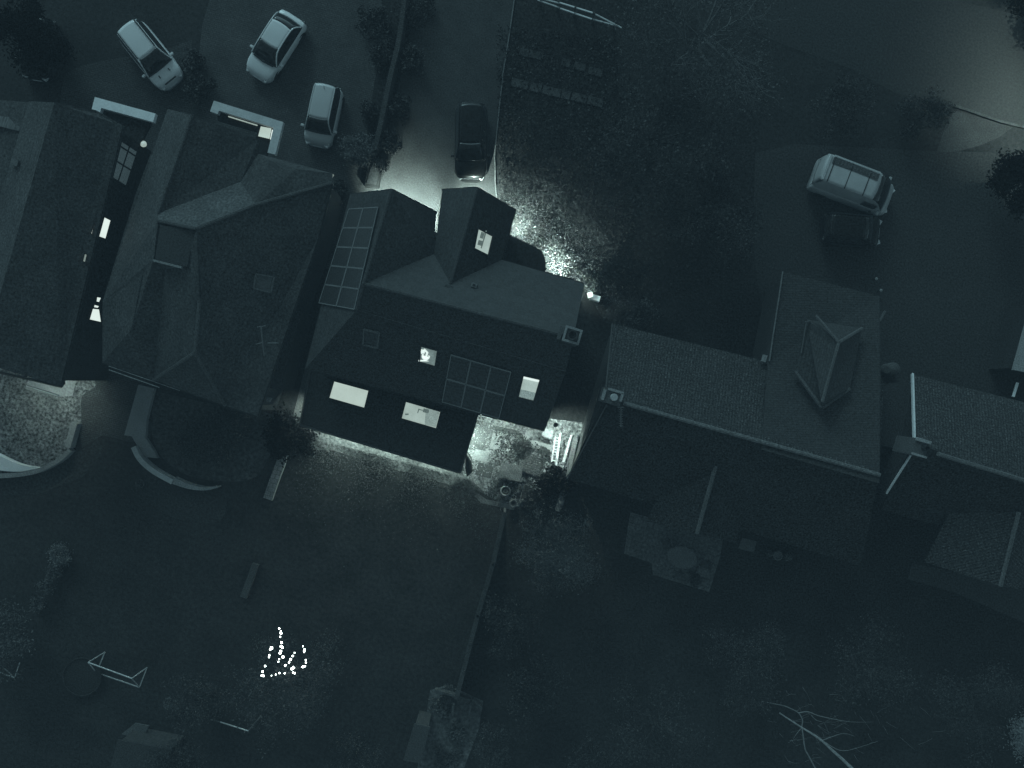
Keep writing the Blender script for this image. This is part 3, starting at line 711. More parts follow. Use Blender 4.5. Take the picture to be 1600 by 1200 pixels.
# link between D and E
G().prism([P(1374,600,3.0),P(1426,600,3.0),P(1428,690,3.0),P(1420,705,3.0),P(1374,695,3.0)],0,3.0).build('link_roof', M('link_felt',.075), D)

# ---- house E, right edge
E = thing('detached_house', P(1540,720), 'pantiled house at the right edge with a bright verge board and chimney', 'house')
W('e0',1425,585,3.8); W('e1',1760,668,3.8); W('e2',1760,800,6.0); W('e3',1429,693,6.0); W('e4',1376,796,3.7); W('e5',1760,905,3.7)
roofB(fixed([('e0','e1','e2','e3')]), pan, E)
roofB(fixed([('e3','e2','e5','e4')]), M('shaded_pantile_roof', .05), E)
mesh('roof', [P(1592,800,5.0),P(1563,916,4.6),P(1445,878,3.7),P(1500,770,4.5),P(1680,935,3.7),P(1700,820,4.2)], [(0,3,2,1),(0,1,4,5)], pan, E, solid=.1)
g = G(); a,b = P(1592,800,5.1),P(1563,916,4.7)
for i in range(16): g.tube([a.lerp(b,i/16),a.lerp(b,(i+1)/16)],[.12,.10],6)
a,b = P(1465,709,6.1),P(1760,800,6.1)
for i in range(40): g.tube([a.lerp(b,i/40),a.lerp(b,(i+1)/40)],[.115,.10],6)
g.build('ridge_tiles', M('dim_ridge_tile2',.16,var=.4,grain=.5), E)
g = G(); g.bar(P(1425.5,584,3.95),P(1428.5,690,6.05),.10,.14); g.bar(P(1423,711,5.8),P(1385,771,4.6),.07,.10)
g.add([P(1420,600,3.9),P(1426,584,3.9),P(1427,602,3.9)],[(0,1,2),(2,1,0)])
g.build('verge_board', whited, E)
wd = inset([vb[k] for k in ('e0','e1','e5','e4')],.35); G().prism(wd,0,3.4).build('wall', M('brown_brick_wall',.07), E)
cq = P(1439,700,6.9); ch = G().box((cq.x,cq.y,5.9),(.65,.8,2.0),-TH).build('chimney', M('chimney_brick',.11), E)
m = Matrix.Rotation(-TH,3,'Z')
g = G()
for dx,dy,sx,sy in ((0,.36,.7,.16),(0,-.36,.7,.1)):
    o_ = m@Vector((dx,dy,0)); g.box((cq.x+o_.x,cq.y+o_.y,6.94),(sx,sy,.12),-TH)
g.build('coping', M('coping_pale',.3), ch)
G().lathe((cq.x+.15,cq.y,6.9),[(.14,0),(.14,.3),(.10,.3),(.1,.02),(0,.02)],14).build('chimney_pot', dark, ch)
# outbuilding at the right edge
o = thing('garage', P(1640,540), 'pale roofed garage cut off by the right edge', 'garage')
G().prism([P(1614,470,2.7),P(1584,578,2.7),P(1700,600,2.7),P(1730,500,2.7)],2.5,2.7).build('roof', M('pale_sheet_roof',.30,var=.1,vs=1), o)
G().prism(inset([P(1614,470,2.5),P(1584,578,2.5),P(1700,600,2.5),P(1730,500,2.5)],.12),0,2.5).build('wall', darkw, o)
g = G(); g.bar(P(1590,598,2.0),P(1583,620,2.0),.09,.12); o2 = g.build('vent_pipe', white); tag(o2,'short white pipe pointing up beside the garage at the right edge','pipe')

# ================================================================= CARS
def interp(xs, ys, x): return float(np.interp(x, xs, ys))
def car(name, nose, tail, w, hgt, paint, label, kind='hatch', rails=False, glints=None, group=None, glassm=glass, cat='car'):
    a = P(*nose,.8); b = P(*tail,.8); mid = (a+b)/2; L = (a-b).length; rz = math.atan2(a.y-b.y, a.x-b.x)
    t = thing(name, (mid.x,mid.y,0), label, cat, group, rz)
    hl = L/2; hw = w/2; belt = hgt*.62
    if kind == 'van': belt = hgt*.55
    # plan outline and upper surface of the lower body
    xs = [-1,-.97,-.90,-.75,-.4,0,.4,.70,.86,.95,1.0]
    ww = {'sedan':[.62,.80,.93,.985,1,1,1,.985,.90,.74,.50],'hatch':[.60,.80,.93,.99,1,1,1,.98,.90,.76,.52],
          'estate':[.70,.86,.95,.99,1,1,1,.98,.90,.76,.50],'van':[.90,.97,1,1,1,1,1,1,.95,.84,.62]}[kind]
    zz = {'sedan':[.50,.80,.97,1,1,1,1,.95,.88,.75,.50],'hatch':[.55,.85,.98,1,1,1,1,.95,.86,.72,.48],
          'estate':[.55,.85,.98,1,1,1,1,.95,.88,.76,.50],'van':[.70,.95,1,1,1,1,1,1,.86,.70,.45]}[kind]
    st = [-1,-.985,-.96,-.92,-.86,-.78,-.65,-.5,-.3,-.1,.1,.3,.45,.58,.7,.78,.85,.9,.94,.97,.99,1]
    prof = lambda W_,Z: [(0,.22),(W_*.86,.22),(W_*.98,.34),(W_,.5*Z+.08),(W_*.985,Z*.82),(W_*.94,Z*.97),(W_*.86,Z*1.0),(W_*.5,Z*1.03),(0,Z*1.04)]
    vs=[];fs=[]; n=9
    for s_ in st:
        W_ = hw*interp(xs,ww,s_); Z = belt*interp(xs,zz,s_)
        pr = prof(W_,Z); full = pr+[(-y,z) for y,z in pr[-2:0:-1]]
        vs += [(s_*hl,y,z) for y,z in full]
    m_ = 2*n-2
    for i in range(len(st)-1):
        for k in range(m_): fs.append((i*m_+k, i*m_+(k+1)%m_, (i+1)*m_+(k+1)%m_, (i+1)*m_+k))
    fs.append(tuple(range(m_-1,-1,-1))); fs.append(tuple(range((len(st)-1)*m_, len(st)*m_)))
    body = mesh('body', vs, fs, paint, t, local=True, smooth=True)
    # cabin: stations (x, height fraction, top halfwidth, bottom halfwidth)
    cab = {'sedan':(-.80,-.50,.10,.50),'hatch':(-.97,-.86,.22,.60),'estate':(-.97,-.88,.12,.52),'van':(-.995,-.96,.36,.78)}[kind]
    rear0,rear1,fr1,fr0 = cab
    def zc(x):
        if x < rear1: u=(x-rear0)/(rear1-rear0); return belt+(hgt-belt)*(math.sin(max(0,min(1,u))*math.pi/2)**.9)
        if x > fr1: u=(fr0-x)/(fr0-fr1); return belt+(hgt-belt)*(math.sin(max(0,min(1,u))*math.pi/2)**.95)
        u=(x-rear1)/(fr1-rear1); return hgt+.035*math.sin(u*math.pi)
    topw = .74 if kind!='van' else .86
    def sec(x):
        z = zc(x); fr_ = (z-belt)/(hgt-belt); wb_ = hw*.93*interp(xs,ww,x)
        wt_ = wb_*(1-(1-topw)*min(1,fr_)); return z, wb_, wt_
    def strip(x0,x1,k,f0,f1,cols=8):
        "surface between stations from side position f0..f1 across the top"
        vs=[];fs=[]
        for i in range(k+1):
            x = x0+(x1-x0)*i/k; z,wb_,wt_ = sec(x)
            # windscreen/roof edges bow forward in plan
            for j in range(cols+1):
                c = f0+(f1-f0)*j/cols
                bow = .035*(1-c*c)*(1 if x>0 else -1)*(1 if abs(x-fr1)<.5 or abs(x-rear1)<.4 else 0)
                vs.append(((x+bow)*hl, c*wt_, z+.02*(1-c*c)))
        for i in range(k):
            for j in range(cols): q=i*(cols+1)+j; fs.append((q,q+cols+1,q+cols+2,q+1)[::-1])
        fs=[f[::-1] for f in fs]
        return vs,fs
    for nm_,x0,x1,mt in (('roof',rear1,fr1,paint),('windscreen',fr1,fr0,glassm),('rear_window' if kind != 'van' else 'rear_door',rear0,rear1,glassm if kind != 'van' else paint)):
        vs,fs = strip(x0,x1,8 if nm_!='roof' else 12,-1,1); fs=[f[::-1] for f in fs]
        o = mesh(nm_, vs, fs, mt, t, local=True, smooth=True)
        md=o.modifiers.new('s','SOLIDIFY'); md.thickness=.03; md.offset=0
    for s_ in (-1,1):
        vs=[];fs=[];k=16
        for i in range(k+1):
            x = rear0+(fr0-rear0)*i/k; z,wb_,wt_=sec(x)
            vs += [(x*hl,s_*wb_,belt*.99),(x*hl,s_*(wb_+wt_)/2*1.01,(belt+z)/2),(x*hl,s_*wt_,z)]
        for i in range(k):
            for j in range(2): q=3*i+j; fs.append((q,q+3,q+4,q+1))
        mesh('side_window', vs, fs, paint if kind=='van' else glassm, t, local=True, smooth=True)
        if kind != 'van':
            g=G()
            pts=[(x*hl, s_*sec(x)[2]*1.0, sec(x)[0]+.01) for x in np.linspace(rear0+.02,fr0-.01,14)]
            g.tube(pts,.035,5); g.build('roof_pillar', paint, t, local=True)
        g=G(); mx=(fr0-.12 if kind!='van' else .72)*hl
        g.box((mx,s_*(hw+.08),belt*1.0),(.14,.2,.13),0); g.build('wing_mirror', paint, t, local=True, bevel=.03)
    if rails:
        for s_ in (-1,1):
            g=G(); pts=[(x*hl,s_*(sec(x)[2]-.03),sec(x)[0]+.07) for x in np.linspace(rear1+.05,fr1-.08,8)]
            pts=[(pts[0][0]-.1,pts[0][1],pts[0][2]-.08)]+pts+[(pts[-1][0]+.1,pts[-1][1],pts[-1][2]-.08)]
            g.tube(pts,.03,5); g.build('roof_rail', dark, t, local=True)
    for s_ in (-1,1):
        for x in (-.62,.62):
            g=G(); c=Vector((x*hl,s_*(hw-.11),.32)); r=.32; vs=[];fs=[];k=18
            for y in (-.1,.1):
                vs += [c+Vector((r*math.cos(2*math.pi*i/k),y,r*math.sin(2*math.pi*i/k))) for i in range(k)]
            fs=[(i,(i+1)%k,k+(i+1)%k,k+i) for i in range(k)]+[tuple(range(k)),tuple(range(2*k-1,k-1,-1))]
            wheel = g.add(vs,fs).build('wheel', tyre, t, local=True)
        g=G(); g.box((hl*.915,s_*hw*.62,belt*.66),(.28,.30,.12),s_*-.5); g.build('headlight', M('headlamp_glass',.5,rough=.15,bump=0,spec=.8), t, local=True, bevel=.03)
        g=G(); g.box((-hl*.955,s_*hw*.70,belt*.78),(.12,.24,.14),s_*.4); g.build('tail_light', M('tail_lamp',.12,rough=.2,bump=0), t, local=True, bevel=.02)
    G().box((hl*.985,0,.42),(.06,.52,.12)).build('number_plate', white, t, local=True)
    return t, hl, hw, belt, sec
pw_ = M('white_car_paint', .66, rough=.35, var=.05, grain=.06, coat=.3, bump=0)
ps_ = M('silver_car_paint', .46, rough=.35, var=.05, grain=.06, coat=.3, bump=0)
pk_ = M('black_car_paint', .012, rough=.3, var=.05, grain=.05, coat=.25, bump=0, spec=.2)
t,hl,hw,belt,sec = car('parked_car', (268,128), (201,44), 1.78, 1.45, pw_, 'white estate car with dark roof rails, parked at the top left', 'estate', rails=True)
g = G()
for y in (-.33,.33): g.box((hl*.70,y,belt*1.0),(.16,.05,.03),.2*y); 
g.build('bonnet_vent', dark, t, local=True)
G().box((hl*.93,0,belt*.80),(.05,.75,.10)).build('grille', dark, t, local=True)
t,hl,hw,belt,sec = car('parked_car', (398,118), (460,22), 1.76, 1.38, pw_, 'white saloon car on the paved drive, its boot at the top of the photo', 'sedan')
G().tube([(hl*.535,-hw*.72,belt*1.05),(hl*.57,0,belt*1.08),(hl*.535,hw*.72,belt*1.05)],.035,5).build('wiper', dark, t, local=True)
t,hl,hw,belt,sec = car('parked_car', (494,226), (514,134), 1.66, 1.48, ps_, 'small silver hatchback parked between the white saloon and the porch', 'hatch')
G().tube([(-hl*.72,0,1.5),(-hl*.80,0,1.68)],.015,4).build('aerial', dark, t, local=True)
t,hl,hw,belt,sec = car('parked_car', (735,281), (737,164), 1.80, 1.62, pk_, 'black car on the tarmac drive, its nose against the floodlit house front', 'estate')
G().box((hl*.95,0,belt*.70),(.08,.9,.06)).build('grille', M('chrome',.7,rough=.2,metal=.8,bump=0), t, local=True)
car('parked_car', (1378,362), (1288,354), 1.76, 1.45, pk_, 'black car beside the white van, almost lost in the dark', 'hatch')
car('parked_car', (52,122), (66,30), 1.76, 1.5, pk_, 'black car in the dark at the top left corner', 'hatch')
# van with a pale ribbed roof
pv_ = M('van_paint', .42, rough=.4, var=.2, vs=1.0, grain=.12, bump=0, coat=.2)
t,hl,hw,belt,sec = car('parked_van', (1393,315), (1273,269), 1.86, 2.05, pv_, 'white van with a ribbed roof parked in front of the pantiled house', 'van', cat='van')
g = G()
for k in (-.80,-.36,.10): g.box((k*hl,0,2.115),(.04,hw*1.62,.03))
g.build('roof_seam', dark, t, local=True)
G().box((-.27*hl,hw*.48,2.12),(hl*1.15,.36,.02)).build('sign_board', M('grey_sign_board',.10,var=.3,vs=2), t, local=True)
g = G()
for k in range(14):
    x = -hl*.78+k*hl*.078; g.box((x,hw*.50,2.135),(.03,.24,.012))
    if k%3 != 1: g.box((x+.05,hw*.50+(.1 if k%2 else -.02),2.135),(.08,.03,.012))
g.build('lettering', M('worn_letter',.17), t, local=True)
g = G(); g.box((-.27*hl,hw*.76,2.13),(hl*1.15,.09,.04)); g.box((-.92*hl,0,2.12),(.10,hw*1.5,.06)); g.build('roof_rail', M('van_rail',.45), t, local=True)
for s_ in (-1,1):
    G().box((.42*hl,s_*hw*.955,1.45),(.75,.05,.5)).build('door_window', glass, t, local=True)

# ================================================================= BOUNDARIES
def fence(px, h, w, mat, label, name='garden_fence', cat='fence', post_mat=None, group=None):
    a = P(*px[0]); t = thing(name, a, label, cat, group)
    q = [P(*p) for p in px]
    for i in range(len(q)-1):
        d = (q[i+1]-q[i]); n = max(1,round(d.length/1.83))
        g = G(); g.bar(q[i]+Vector((0,0,h/2)), q[i+1]+Vector((0,0,h/2)), .05, h-.05); g.build('panel', mat, t)
        G().bar(q[i]+Vector((0,0,h)), q[i+1]+Vector((0,0,h)), w, .07).build('capping', mat, t)
        for k in range(n+1):
            p = q[i].lerp(q[i+1],k/n); G().box(p+Vector((0,0,h/2+.05)),(.12,.12,h+.1),-TH).build('post', post_mat or mat, t)
    return t
fence([(789,795),(771,872),(748,950),(716,1075)], 1.5, .24, M('mossy_fence',.075,var=.5,vs=1.5,grain=.4), 'long mossy fence running down from the lit patio to the yard')
g_ = ribbon('boundary_wall', arc_px([(637,-10),(627,70),(613,130),(603,180),(590,240)],4), .26, .9, M('boundary_brick',.085,var=.4,vs=1.2,grain=.4,pat='brick',pw=.22,ph=.1)); tag(g_,'low brick wall between the two driveways at the top','wall')
g_ = ribbon('boundary_wall', [(446,702),(440,724),(430,750),(420,779)], .50, .25, M('pale_block_wall',.22,var=.3,vs=1.2,pat='slab',pw=.4,ph=.25)); tag(g_,'short pale block path wall below the dark bush at the lit corner','wall')
g_ = ribbon('boundary_wall', [(401,880),(392,905),(382,932)], .36, .25, M('dim_block_wall',.085)); tag(g_,'short dim wall section in the lawn between the left gardens','wall')
# white rail fence at the top
t = thing('rail_fence', P(830,-5), 'white post and rail fence at the top right of the dark car', 'fence')
for a,b,m_ in (((824,-8),(874,5),whited),((874,4),(926,20),white),((930,22),(972,44),whited)): G().bar(P(*a,1.0),P(*b,1.0),.06,.08).build('rail', m_, t)
for a,b,m_ in (((840,0),(874,12),whited),((875,13),(925,30),white),((926,30),(962,40),whited)): G().bar(P(*a,.55),P(*b,.55),.06,.08).build('rail', m_, t)
for p in ((845,0),(872,8),(898,18),(927,27),(960,40)): q=P(*p,.55); G().box((q.x,q.y,.55),(.1,.1,1.1),-TH).build('post', wood, t)
for i,(x,y,w) in enumerate(((819,82,14),(838,86,22),(884,98,14),(906,104,18),(930,112,22))):
    o = G().box(P(x,y,.03),(w/28,.42,.06),-R(14)).build('paving_slab', M('slab_dim',.09,var=.3)); tag(o,'dim slab in the upper broken row across the dark bed, %s from the left' % ('first','second','third','fourth','fifth')[i],'paving slab','slabs laid in two rows across the bed')
for i,(x,y,w) in enumerate(((812,131,26),(837,137,18),(862,143,29),(884,148,14),(905,153,24),(930,159,24))):
    o = G().box(P(x,y,.04),(w/28,.46,.08),-R(14)).build('paving_slab', M('slab_mid',.115,var=.3)); tag(o,'slab in the lower longer row across the dark bed, %s from the left' % ('first','second','third','fourth','fifth','sixth')[i],'paving slab','slabs laid in two rows across the bed')
# garden walls round the left terraces
o = ribbon('curved_wall', arc_px([(124,660),(119,676),(113,698)],5), .34, .5, pale); tag(o,'short straight end of the round terrace wall on the left','wall')
o = ribbon('curved_wall', arc_px([(116,702),(98,718),(66,734),(30,741),(-30,744)],6), .24, .45, M('curved_stone',.24,var=.35,vs=2)); tag(o,'curved stone wall round the left terrace','wall')
q = arc_px([(-12,706),(10,717),(32,726),(58,731)],6)+arc_px([(58,732),(32,737),(8,736),(-12,733)],4)
o = G().prism([P(x,y,.4) for x,y in q],0,.4).build('stone_bench', M('pale_bench',.52,var=.12,vs=2,grain=.15)); tag(o,'pale crescent shaped bench against the left terrace wall','bench')
q = [(216,601),(241,607),(229,655),(227,684),(240,704),(246,716),(226,714),(211,691),(206,682),(194,680)]
o = G().prism([P(x,y,.3) for x,y in q],0,.3).build('raised_walk', M('walk_concrete',.26,var=.15,vs=1,grain=.15)); tag(o,'pale concrete walkway leading down from the gutter to the curved wall','walkway')
o = ribbon('curved_wall', arc_px([(216,697),(226,716),(246,734),(276,751)],6), .28, .6, M('curved_pale',.36,var=.3,vs=2)); tag(o,'pale upper run of the curved retaining wall right of the walkway','wall')
o = ribbon('curved_wall', arc_px([(276,749),(300,758),(325,762),(346,759)],6), .36, .55, M('curved_stone2',.28,var=.4,vs=1.5), taper=lambda u:1-.8*u); tag(o,'tapering lower end of the curved retaining wall','wall')
o = ribbon('boundary_wall', arc_px([(898,680),(893,705),(886,735),(878,765),(870,795)],5), .24, .9, M('patio_wall',.16,var=.4,vs=2,grain=.4)); tag(o,'thin curving wall along the right side of the lit patio','wall')
o = ribbon('kerb', [(1484,164),(1520,176),(1560,190),(1640,210)], .14, .12, M('kerb_stone',.085,var=.8,vs=2)); o['kind']='structure'
o = ribbon('kerb', [(805,-10),(795,60),(786,115),(779,180),(773,240),(774,290),(776,310)], .06, .10, M('kerb_stone2',.22,var=.3)); o['kind']='structure'

# ================================================================= PATIO THINGS
o = sheet('doormat', [(745,656),(769,661),(756,706),(733,700)], M('grey_mat',.13,var=.25,vs=2), thick=.035, kind=None); tag(o,'long grey slab against the dark extension, left edge of the lit patio','slab')
o = sheet('doormat', [(741,692),(757,697),(753,706),(732,701)], M('dark_mat',.10), thick=.05, kind=None); tag(o,'small dark mat at the lower end of the long grey slab','mat')
def slatted(cx,cy,w,d,n,label):
    t = thing('slatted_deck', P(cx,cy), label, 'deck'); m = Matrix.Rotation(-TH,3,'Z')
    for k in range(n):
        o_ = m@Vector((0,(k-(n-1)/2)*d/n,.17)); G().box(t.location+o_,(w,d/n*.6,.04),-TH).build('slat', wood, t)
    for s_ in (-1,1):
        o_ = m@Vector((s_*w*.42,0,.08)); G().box(t.location+o_,(.08,d,.14),-TH).build('bearer', woodd, t)
slatted(833,725,1.1,1.15,9,'dark slatted deck in the middle right of the lit patio')
t = thing('storage_box', P(798,738), 'pale lidded storage box below the centre of the lit patio', 'box')
G().box(P(798,738,.28),(1.2,.85,.5),-TH+.1).build('box', M('box_plastic',.10,var=.6,vs=3,grain=.5), t, bevel=.05)
G().box(P(798,738,.57)+Vector((0,0,-.02)),(1.26,.9,.06),-TH+.1).build('lid', M('lid_plastic',.13,var=.7,vs=2.5,grain=.6), t, bevel=.04)
for i,(x,y,r,lb) in enumerate(((790,766,.27,'larger empty round pot below the storage box, upper of two'),(802,785,.21,'smaller round pot at the lower edge of the patio'))):
    t = thing('plant_pot', P(x,y), lb, 'plant pot','round pots below the storage box'); c=t.location
    G().lathe(c,[(r*.7,0),(r,.4),(r+.03,.42),(r-.04,.43),(r-.06,.3),(0,.28)],24).build('pot', M('pale_pot_glaze',.18,rough=.3), t, smooth=True)
    G().lathe(c+Vector((0,0,.02)),[(r-.07,.3),(0,.32)],20).build('soil_fill', soil, t)
t = thing('plant_trough', P(820,770), 'narrow upright trough beside the two round pots', 'planter')
G().box(P(820,770,.2),(.35,.95,.4),-TH).build('trough', M('trough_wood',.13,var=.4), t); G().box(P(820,770,.41),(.25,.85,.03),-TH).build('soil_fill', soil, t)
def ladder(px0,px1,z,w,n,label,mat):
    a=P(*px0,z); b=P(*px1,z); t=thing('ladder',(a+b)/2*Vector((1,1,0)) if False else Vector(((a.x+b.x)/2,(a.y+b.y)/2,0)),label,'ladder')
    d=(b-a).normalized(); s_=Vector((-d.y,d.x,0))*w/2
    for k in (-1,1): G().bar(a+s_*k,b+s_*k,.07,.06).build('rail', mat, t)
    g=G()
    for i in range(n): q=a.lerp(b,(i+.5)/n); g.bar(q-s_,q+s_,.04,.04)
    g.build('rung', mat, t)
ladder((871,682),(865,722),.5,.22,9,'white ladder lying along the right side of the patio', M('grubby_white',.48,var=.8,vs=3,grain=.6))
o = G().bar(P(876,676,.55),P(868,735,.55),.10,.08).build('plank', M('grubby_white',.36)); tag(o,'white plank beside the white ladder','plank')
o = G().bar(P(893,680,.5),P(880,722,.5),.12,.10).build('plank', M('grubby_white',.36)); tag(o,'wide white board nearest the curving patio wall','plank')
t = thing('patio_cabinet', P(859,677), 'small pale cabinet against the house at the top of the patio', 'cabinet')
G().box(P(856,677,.35),(.5,.42,.7),-TH).build('cabinet', M('cabinet_pale',.26), t, bevel=.02); G().box(P(856,677,.72),(.56,.46,.05),-TH).build('top', pale, t)
for i in range(9):
    x = 872+random.uniform(-6,18); y = 690+random.uniform(-8,30); s_ = random.uniform(.06,.16)
    o = G().box(P(x,y,.3),(s_,s_*2.2,.15),random.uniform(0,3)).build('firewood_log', M('log_end',.3,var=.5)); tag(o,'small pale log among the white boards on the patio','log','logs among the white boards')
t = thing('garden_parasol', P(731,730), 'dark folded parasol leaning by the corner of the flat extension', 'parasol')
G().tube([P(728,703,1.7),P(729,712,1.5),P(732,722,1.2),P(733,735,.8),P(730,744,.4)],[.03,.06,.16,.20,.03],10).build('canopy', M('parasol_cloth',.03), t)
G().tube([P(728,703,1.72),P(736,715,1.7),P(738,722,1.0)],.025,6).build('pole', dark, t)
o = G().box(P(930,466,.4),(.5,.3,.5),-TH).build('electric_meter_box', white); tag(o,'small bright box on the ground right of the middle roof corner','box')
o = G().box(P(922,461,.75),(.28,.28,.3),-TH+.5).build('garden_lantern', M('lantern_lit',.6,emit=.4,bump=0)); tag(o,'small lit lantern right of the middle roof corner','lantern')
def slabp(x,y,w,h,rot,mat,lab):
    o = G().box(P(x,y,.03),(w,h,.05),rot).build('stone_slab', mat); tag(o,lab,'stone slab','loose stones on the lit patio')
labs = ['pale square stone near the middle of the lit patio','pale stone left of the storage box','narrow grey stone under the roof edge','pale block beside the storage box','light slab above the slatted deck','light slab by the extension corner']
for (x,y,w,h,m_),lb in zip(((775,690,.55,.9,pale),(757,735,.9,.7,slabdk),(790,672,1.5,.25,slabdk),(824,680,.28,.5,pale),(845,697,1.3,.4,pale),(752,712,.8,.6,pale)),labs): slabp(x,y,w,h,-TH+random.uniform(-.1,.1),m_,lb)
# dark shrubs on and by the patio
bush('patio_shrub', 866,752, 1.0,1.2, 2600, leaf_k, 'black shrub filling the lower right of the lit patio', size=.09)
bush('patio_shrub', 838,785, .9,.9, 1800, leaf_d, 'low dark shrub at the bottom right of the lit patio', size=.07)
bush('patio_shrub', 818,700, .6,.6, 900, leaf_d, 'low shrub in the centre of the lit patio', size=.06)
bush('patio_shrub', 850,705, .35,.7, 500, leaf_m, 'small shrub above the slatted deck', size=.06)
bush('patio_shrub', 906,706, .55,1.0, 1300, leaf_l, 'speckled shrub right of the patio wall', size=.06)
bush('corner_bush', 452,678, 1.25,1.8, 5200, leaf_k, 'black leafy bush covering the lit corner of the flat extension', size=.085)
bush('corner_bush', 478,690, .7,1.2, 1500, leaf_k, 'smaller black bush tip in front of the bright wall', size=.07)
for x,y,r,h in ((835,356,1.0,.5),(868,392,1.0,.6),(886,418,.9,.8),(905,432,.7,.6),(925,452,.5,.6)):
    bush('lit_shrub', x,y,r,h, 1500, leaf_l, {835:'sparse lit shrub right of the front bay',868:'lit shrub above the dark porch roof corner',886:'brightest twiggy shrub at the end of the porch roof',905:'lit shrub by the top right roof corner',925:'small lit shrub over the bright box'}[x], size=.055, clumps=22)
bush('round_bush', 563,240, 1.0,1.3, 4200, leaf_p, 'pale round bush between the driveways below the low wall', size=.06, clumps=40)
# shrub beds between driveways
for i,(x,y,r) in enumerate(((588,40,1.1),(597,85,.9),(650,20,1.2),(640,100,.9),(625,170,.8),(612,225,.7),(580,180,.6),(316,140,.9),(310,100,.7),(515,320,.8),(530,300,.5),(600,262,.5))):
    bush('hedge_shrub', x,y,r,1.0, 1500, leaf_d, ['dark shrub left of the low wall, topmost','dark shrub left of the low wall, second down','dark shrub right of the low wall, topmost','dark shrub right of the low wall, second down','dark shrub right of the low wall, third down','dark shrub at the lower end of the low wall','dark shrub at the edge of the paved drive','dark shrub between the two white car drives','dark shrub behind the kerb between the left drives','grey shrub left of the ten panel roof','tiny shrub at the bright barge board','tiny shrub beside the stone trough at the glowing drive'][i], size=.075)
t = thing('stone_trough', P(585,272), 'long dark planter against the glowing front of the middle house', 'planter')
G().prism([P(578,250,.5),P(598,252,.5),P(590,292,.5),P(569,290,.5)],0,.5).build('trough', M('trough_stone',.03,var=.4), t)
G().prism([P(581,254,.53),P(595,255,.53),P(588,288,.53),P(573,287,.53)],.5,.56).build('plants', leaf_m, t)

# ================================================================= GARDEN THINGS
def goal(pts, label, mat):
    "pts: dict of pixel corners"
    t = thing('football_goal', P(*pts['base'][0]), label, 'goal', 'small football goals on the lawns')
    z=1.1
    g=G(); A_,B_=pts['top']; g.tube([P(*A_,z),P(*B_,z)],.035,6); g.build('crossbar', M('goal_white',.5), t)
    for (a,za),(b,zb) in pts['bars']: G().tube([P(*a,za),P(*b,zb)],.036,5).build('frame_tube', mat, t)
gm = M('goal_tube',.36)
goal(dict(base=[(180,1055)],top=((138,1035),(206,1060)),bars=[(((138,1035),1.1),((164,1019),0)),(((164,1019),0),((151,1051),0)),(((151,1051),0),((218,1074),0)),(((218,1074),0),((230,1043),0)),(((206,1060),1.1),((230,1043),0)),(((138,1035),1.1),((151,1051),0)),(((206,1060),1.1),((218,1074),0))]),
     'grey football goal frame lying open on the lower left lawn', gm)
goal(dict(base=[(0,1050)],top=((-40,1028),(3,1041)),bars=[(((-45,1035),0),((23,1059),0)),(((23,1059),0),((31,1035),0)),(((3,1041),1.1),((23,1059),0))]),
     'goal frame cut off by the left edge', gm)
goal(dict(base=[(380,1140)],top=((344,1128),(388,1142)),bars=[(((388,1142),1.1),((408,1118),0)),(((344,1128),1.1),((330,1125),0))]),
     'faint goal frame in the dark below the lit tree', M('dim_tube',.13))
g=G(); c=P(132,1055,.03); 
pts=[c+Vector((1.05*math.cos(k/24*6.283),1.05*math.sin(k/24*6.283),.25)) for k in range(25)]
t = thing('trampoline', P(132,1055), 'faint round trampoline beside the grey goal', 'trampoline')
G().tube(pts,.04,5).build('rim', M('rim_dim',.042), t)
G().lathe(c+Vector((0,0,.22)),[(0,0),(1.0,0)],28).build('mat', M('tramp_mat',.036), t)
for k in range(6):
    q=c+Vector((1.0*math.cos(k/6*6.283),1.0*math.sin(k/6*6.283),0)); G().tube([q,q+Vector((0,0,.24))],.03,5).build('leg', M('rim_dim',.042), t)
t = thing('garden_table_set', P(225,1150), 'pale low double table near the bottom left', 'table')
G().prism([P(x,y,.5) for x,y in ((190,1147),(211,1130),(233,1134),(226,1148),(214,1146),(206,1152))],.42,.5).build('tabletop', M('dim_board',.14), t)
G().prism([P(x,y,.5) for x,y in ((246,1153),(265,1155),(256,1165),(240,1160))],.42,.5).build('tabletop', M('dim_board',.14), t)
G().bar(P(222,1145,.46),P(250,1154,.46),.12,.06).build('beam', M('dim_board2',.10), t)
for x,y in ((200,1146),(224,1140),(250,1158)): q=P(x,y,.45); G().box((q.x,q.y,.22),(.08,.08,.42),-TH).build('leg', woodd, t)
t = thing('garden_shed', P(222,1178), 'dim low shed roof below the pale double table', 'shed')
z=2.0
G().prism([P(x,y,z) for x,y in ((184,1156),(268,1172),(258,1215),(172,1200))],z-.1,z).build('roof', M('shed_felt',.062,grain=.4), t)
G().prism(inset([P(x,y,z) for x,y in ((184,1156),(268,1172),(258,1215),(172,1200))],.12),0,z-.1).build('wall', woodd, t)
bush('garden_plant', 270,1094,.35,.8,300,leaf_p,'thin pale plant above the double table',size=.05)
